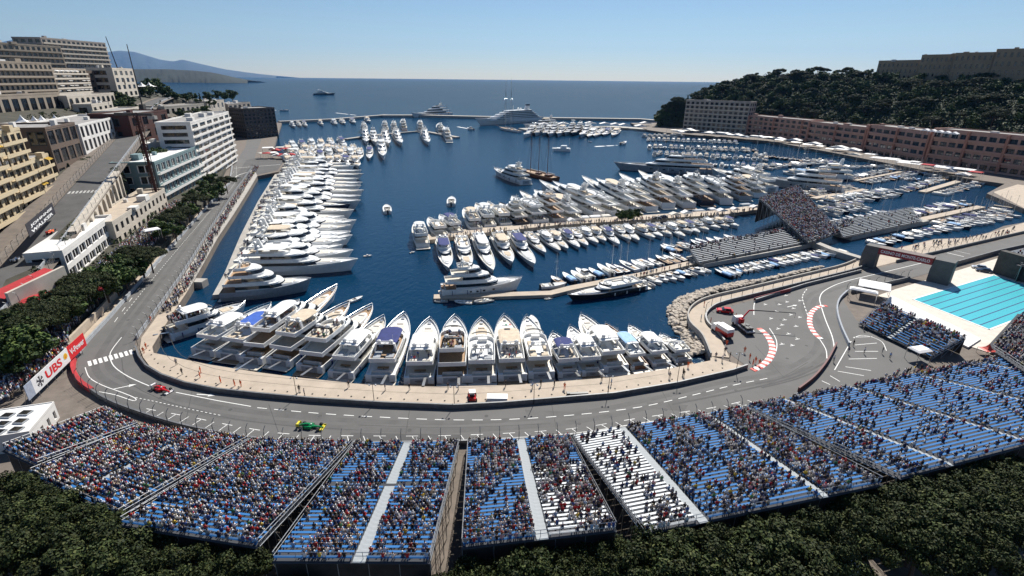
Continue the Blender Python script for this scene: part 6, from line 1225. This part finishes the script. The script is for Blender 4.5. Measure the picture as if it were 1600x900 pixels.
# rescue lorry and crane lorry
def lorry(label, loc, rz, cabm, boxf):
    t = thing('lorry', label, 'lorry', tuple(loc), rz); ch = MB(); ch.box(-1.1, 1.1, -4, 3.2, .6, .85); ob('chassis', ch, M['dark'], t); cb = MB(); cb.loft([[(-1.15, y, .6), (1.15, y, .6), (1.15, y, z), (-1.15, y, z)] for y, z in ((1.5, 2.7), (2.8, 2.7), (3.3, 1.7), (3.35, .9))]); ob('cab', cb, cabm, t); ws = MB(); ws.add([(-1, 2.87, 2.6), (1, 2.87, 2.6), (1, 3.3, 1.78), (-1, 3.3, 1.78)], [(3, 2, 1, 0), (0, 1, 2, 3)]); o = ob('windscreen', ws, M['glass'], t); o.location = (0, .03, .02)
    for x in (-1.05, 1.05):
        for y in (2.3, -1.8, -3): wm = MB(); wheel(wm, x, y, .48, .32); ob('wheel', wm, M['rubber'], t)
    boxf(t); return t
def bx1(t):
    mb = MB(); mb.box(-1.2, 1.2, -4, 1.2, .9, 2.2); ob('cargo_base', mb, MR, t); mb = MB(); mb.box(-1.2, 1.2, -4, 1.2, 2.2, 3.2); ob('cargo_box', mb, SW, t); mb = MB(); mb.box(-1.22, 1.22, -4.02, 1.22, 3.2, 3.3); ob('box_roof', mb, SW, t)
def bx2(t):
    mb = MB(); mb.box(-1.1, 1.1, -4, 1.2, .88, 1.2); ob('flat_bed', mb, M['grey'], t)
    for k in range(4): mb = MB(); mb.box(-.9+.95*(k % 2), -.1+.95*(k % 2), -3.4+1.6*(k//2), -2.2+1.6*(k//2), 1.2, 1.9); ob('crate', mb, M['dark'], t)
    mb = MB(); mb.box(-.5, .5, .3, 1.2, 1.2, 2.6); ob('crane_base', mb, MR, t); mb = MB(); mb.tube([(0, .8, 2.6), (2.2, 1.6, 4.4), (3.4, 1.4, 4.5)], .2, 5); ob('lower_boom', mb, MR, t); mb = MB(); mb.tube([(3.4, 1.4, 4.5), (13, -1.6, 4.6)], .14, 5, r1=.08); ob('upper_boom', mb, M['dark'], t); mb = MB(); mb.tube([(13, -1.6, 4.6), (13, -1.6, 3.2)], .04, 4); ob('hook', mb, M['dark'], t)
lorry('white and red rescue lorry parked inside the curve of the sea walk', P(1126,522), R(20), SW, bx1).scale = (.85, .8, .85); lorry('crane lorry with a long thin boom beside the rescue lorry', P(1159,514), R(8), SW, bx2)
def quad(label, loc, rz, m):
    t = thing('utility_buggy', label, 'buggy', tuple(loc), rz); mb = MB(); mb.box(-.7, .7, -1.3, 1.3, .4, .8); mb.box(-.6, .6, .6, 1.3, .8, 1.05); ob('body', mb, m, t)
    for x in (-.75, .75):
        for y in (-.9, .9): wm = MB(); wheel(wm, x, y, .33, .28); ob('wheel', wm, M['rubber'], t)
    mb = MB(); mb.box(-.65, .65, -.8, .5, 1.85, 1.92); ob('roof', mb, SW, t); mb = MB()
    for x in (-.6, .6):
        for y in (-.75, .45): mb.tube([(x, y, .8), (x, y, 1.85)], .035, 4)
    ob('roll_bar', mb, M['dark'], t); mb = MB(); mb.box(-.5, .5, -.5, .2, .8, 1.15); ob('seat', mb, M['dark'], t)
quad('red buggy with a white roof on the near quay', P(738,623,QZ+.14), R(8), MR)
mb = MB(); mb.box(-2, 2, -.8, .8, 0, 1.0); mb.box(-2.05, 2.05, -.85, .85, 1.0, 1.08); t = ob('equipment_box', mb, SW); t.location = P(777,626,QZ+.14); tag(t, 'white equipment box on the near quay right of the red buggy', 'box')
mb = MB(); mb.box(-2.2, 2.2, -.3, .3, 0, .5); mb.box(-2.2, -1.6, -.4, .4, .5, .7); t = ob('bench', mb, M['dark']); t.location = P(902,617,QZ+.14); t.rotation_euler = (0, 0, .1); tag(t, 'dark low bench on the near quay right of the white box', 'bench')
# ================================================================ lamp posts, bollards, pedestrians
for k, (u, v) in enumerate([(464,620),(585,631),(710,634),(834,631),(950,617),(1058,597),(1150,580)]):
    c = P(u, v, QZ+.14); t = thing('lamp_post', ordn(k)+' twin-armed lamp post from the left on the near quay', 'lamp', tuple(c), group='lamp posts on the quay'); mb = MB(); mb.tube([(0, 0, 0), (0, 0, .5), (0, 0, 4.6)], .09, 6, r1=.05); ob('post', mb, M['dark'], t); mb = MB(); mb.tube([(-.6, 0, 4.5), (0, 0, 4.7), (.6, 0, 4.5)], .04, 4); ob('arm', mb, M['dark'], t)
    for x in (-.6, .6): mb = MB(); mb.ball((x, 0, 4.35), .2, 8, 5); ob('lantern', mb, M['white'], t)
def stander(u, v, k, label, z=QZ+.14, rz=None):
    o = link('person', person_mesh('stand', k, rnd)); o.location = P(u, v, z); o.rotation_euler = (0, 0, rnd.uniform(0, 6.28) if rz is None else rz); tag(o, label, 'person', 'people on the quay'); return o
MAR = [(225,552),(229,545),(314,583),(313,590),(345,598),(367,603),(377,604),(236,502),(1163,551),(1171,562),(1180,567),(1186,571),(1176,571),(1135,540),(1075,574),(1110,505),(1100,478),(1149,498),(882,608)]
for k, (u, v) in enumerate(sorted(MAR)): stander(u, v, -1, ordn(k)+' marshal in orange overalls from the left beside the track')
for k, (u, v) in enumerate(sorted([(276,570),(285,585),(468,612),(476,618),(545,605),(602,610),(640,609),(700,608),(716,610),(790,604),(832,607),(845,603),(866,604),(940,595),(955,602),(950,612),(1045,580),(1067,585),(1046,591),(1068,588),(1118,560),(1128,565),(1140,560),(1132,552),(1095,500),(1146,500),(1390,560),(1349,515),(1378,552),(1302,565),(1325,552),(1350,552),(1333,540)])): stander(u, v, rnd.choice([0, 1, 2, 2, 5, 4]), ordn(k)+' bystander from the left along the near quay and run-off')
# crowd on the left slope, on the left quay, on the first yacht, behind the near barrier
it = []
def add(u, v, z): kk, cols = look(rnd); c = P(u, v, z); it.append((c.x, c.y, z, rnd.uniform(0, 6.28), rnd.uniform(.95, 1.08), cols))
wq = resamp(offs(lowl[4:10], -4.6), .55)
for c in wq:
    for d in range(12):
        if rnd.random() < .55: kk, cols = look(rnd); it.append((c.x-d*.85+rnd.uniform(-.3, .3), c.y+rnd.uniform(-.4, .4), 4.55+max(0, d-2)*.12, rnd.uniform(-1.6, -.8), 1.0, cols))
for c in resamp(offs(rin[2:9], 3.2), .6):
    for d in range(3):
        if rnd.random() < .6: kk, cols = look(rnd); it.append((c.x+rnd.uniform(-1.4, 1.4), c.y+rnd.uniform(-.3, .3), QZ+.14, rnd.uniform(0, 6.28), 1, cols))
for c in resamp(offs(crv(P2([(1205,630),(1290,618),(1360,598),(1440,575)]), 3), 0), .5):
    if rnd.random() < .75: kk, cols = look(rnd); it.append((c.x+rnd.uniform(-.3, .3), c.y-rnd.uniform(0, 2.2), QZ, rnd.uniform(0, 6.28), 1, cols))
for k in range(420): add(rnd.uniform(0, 100), 0, 0) if 0 else None
for k in range(520):
    f = rnd.random(); g = rnd.random(); u = 0+f*110; v = 640-f*95-g*70; add(u, v, 4.3)
for k in range(260):
    u = rnd.uniform(700, 1205); v = float(np.interp(u, [655,745,870,1000,1120,1210], [378,366,353,345,337,325]))+rnd.uniform(-2.2, 2.2); add(u, v, 1.6)
for k in range(70): u = rnd.uniform(690, 1085); v = float(np.interp(u, [678,860,892,1000,1085], [468,462,454,433,413]))+rnd.uniform(-.8, .8); (add(u, v, 1.0) if u > 980 else None)
for k in range(60): u = rnd.uniform(1400, 1590); add(u, float(np.interp(u, [1400,1460,1552,1600], [395,384,371,358]))+rnd.uniform(-4, 3), QZ)
tag(link('standing_crowd', crowd_mesh('standing_crowd', it, STAL)), 'standing spectators massed along the left slope and quays', 'crowd', kind='stuff')
it = []
def guests(s, b_, zs, n, f0, f1, half):
    a, b = P(*s, .4), P(*b_, 3.4); d = V(b.x-a.x, b.y-a.y, 0)
    e = d.normalized()
    for k in range(n): q = a+d*rnd.uniform(f0, f1); g = rnd.uniform(-half, half); kk, cols = look(rnd); it.append((q.x-e.y*g, q.y+e.x*g, rnd.choice(zs), rnd.uniform(0, 6.28), 1, cols))
guests((262,527), (384,472), (4.15,), 90, .07, .42, 2.2); guests((707,599), (711,493), (6.5,), 26, .16, .4, 1.8); guests((484,582), (582,476), (6.5,), 16, .16, .4, 1.8)
guests((393,569), (527,446), (6.5,), 10, .14, .34, 1.6); guests((436,572), (546,472), (6.5,), 8, .14, .34, 1.6); guests((753,598), (752,497), (4.15,), 6, .1, .3, 1.8); guests((801,596), (788,492), (4.15,), 9, .1, .25, 1.8); guests((655,601), (672,497), (4.15,), 6, .1, .3, 1.8)
for s, b in CST[2:]: guests(s, b, (2.6,), 9, .03, .14, 2.4)
for s, b in LST: guests(s, b, (3.0, 3.0, 5.6), 12, .03, .16, 2.4)
tag(link('party_guests', crowd_mesh('party_guests', it, STAL)), 'guests packed on the open decks of the moored yachts', 'crowd', kind='stuff')
# ================================================================ haze
hz = bpy.data.materials.new('haze_air'); hz.use_nodes = True; hn = hz.node_tree; hn.nodes.clear(); ho = hn.nodes.new('ShaderNodeOutputMaterial'); pv = hn.nodes.new('ShaderNodeVolumePrincipled')
pv.inputs['Color'].default_value = (.20, .48, 1, 1); pv.inputs['Density'].default_value = 1.7e-5; pv.inputs['Anisotropy'].default_value = .2; hn.links.new(pv.outputs[0], ho.inputs['Volume'])
mb = MB(); mb.box(-26000, 26000, -24500, 26000, -30, 1400); o = ob('haze', mb, hz); tag(o, 'thin blue haze over the sea and the far mountains', 'haze', kind='stuff')
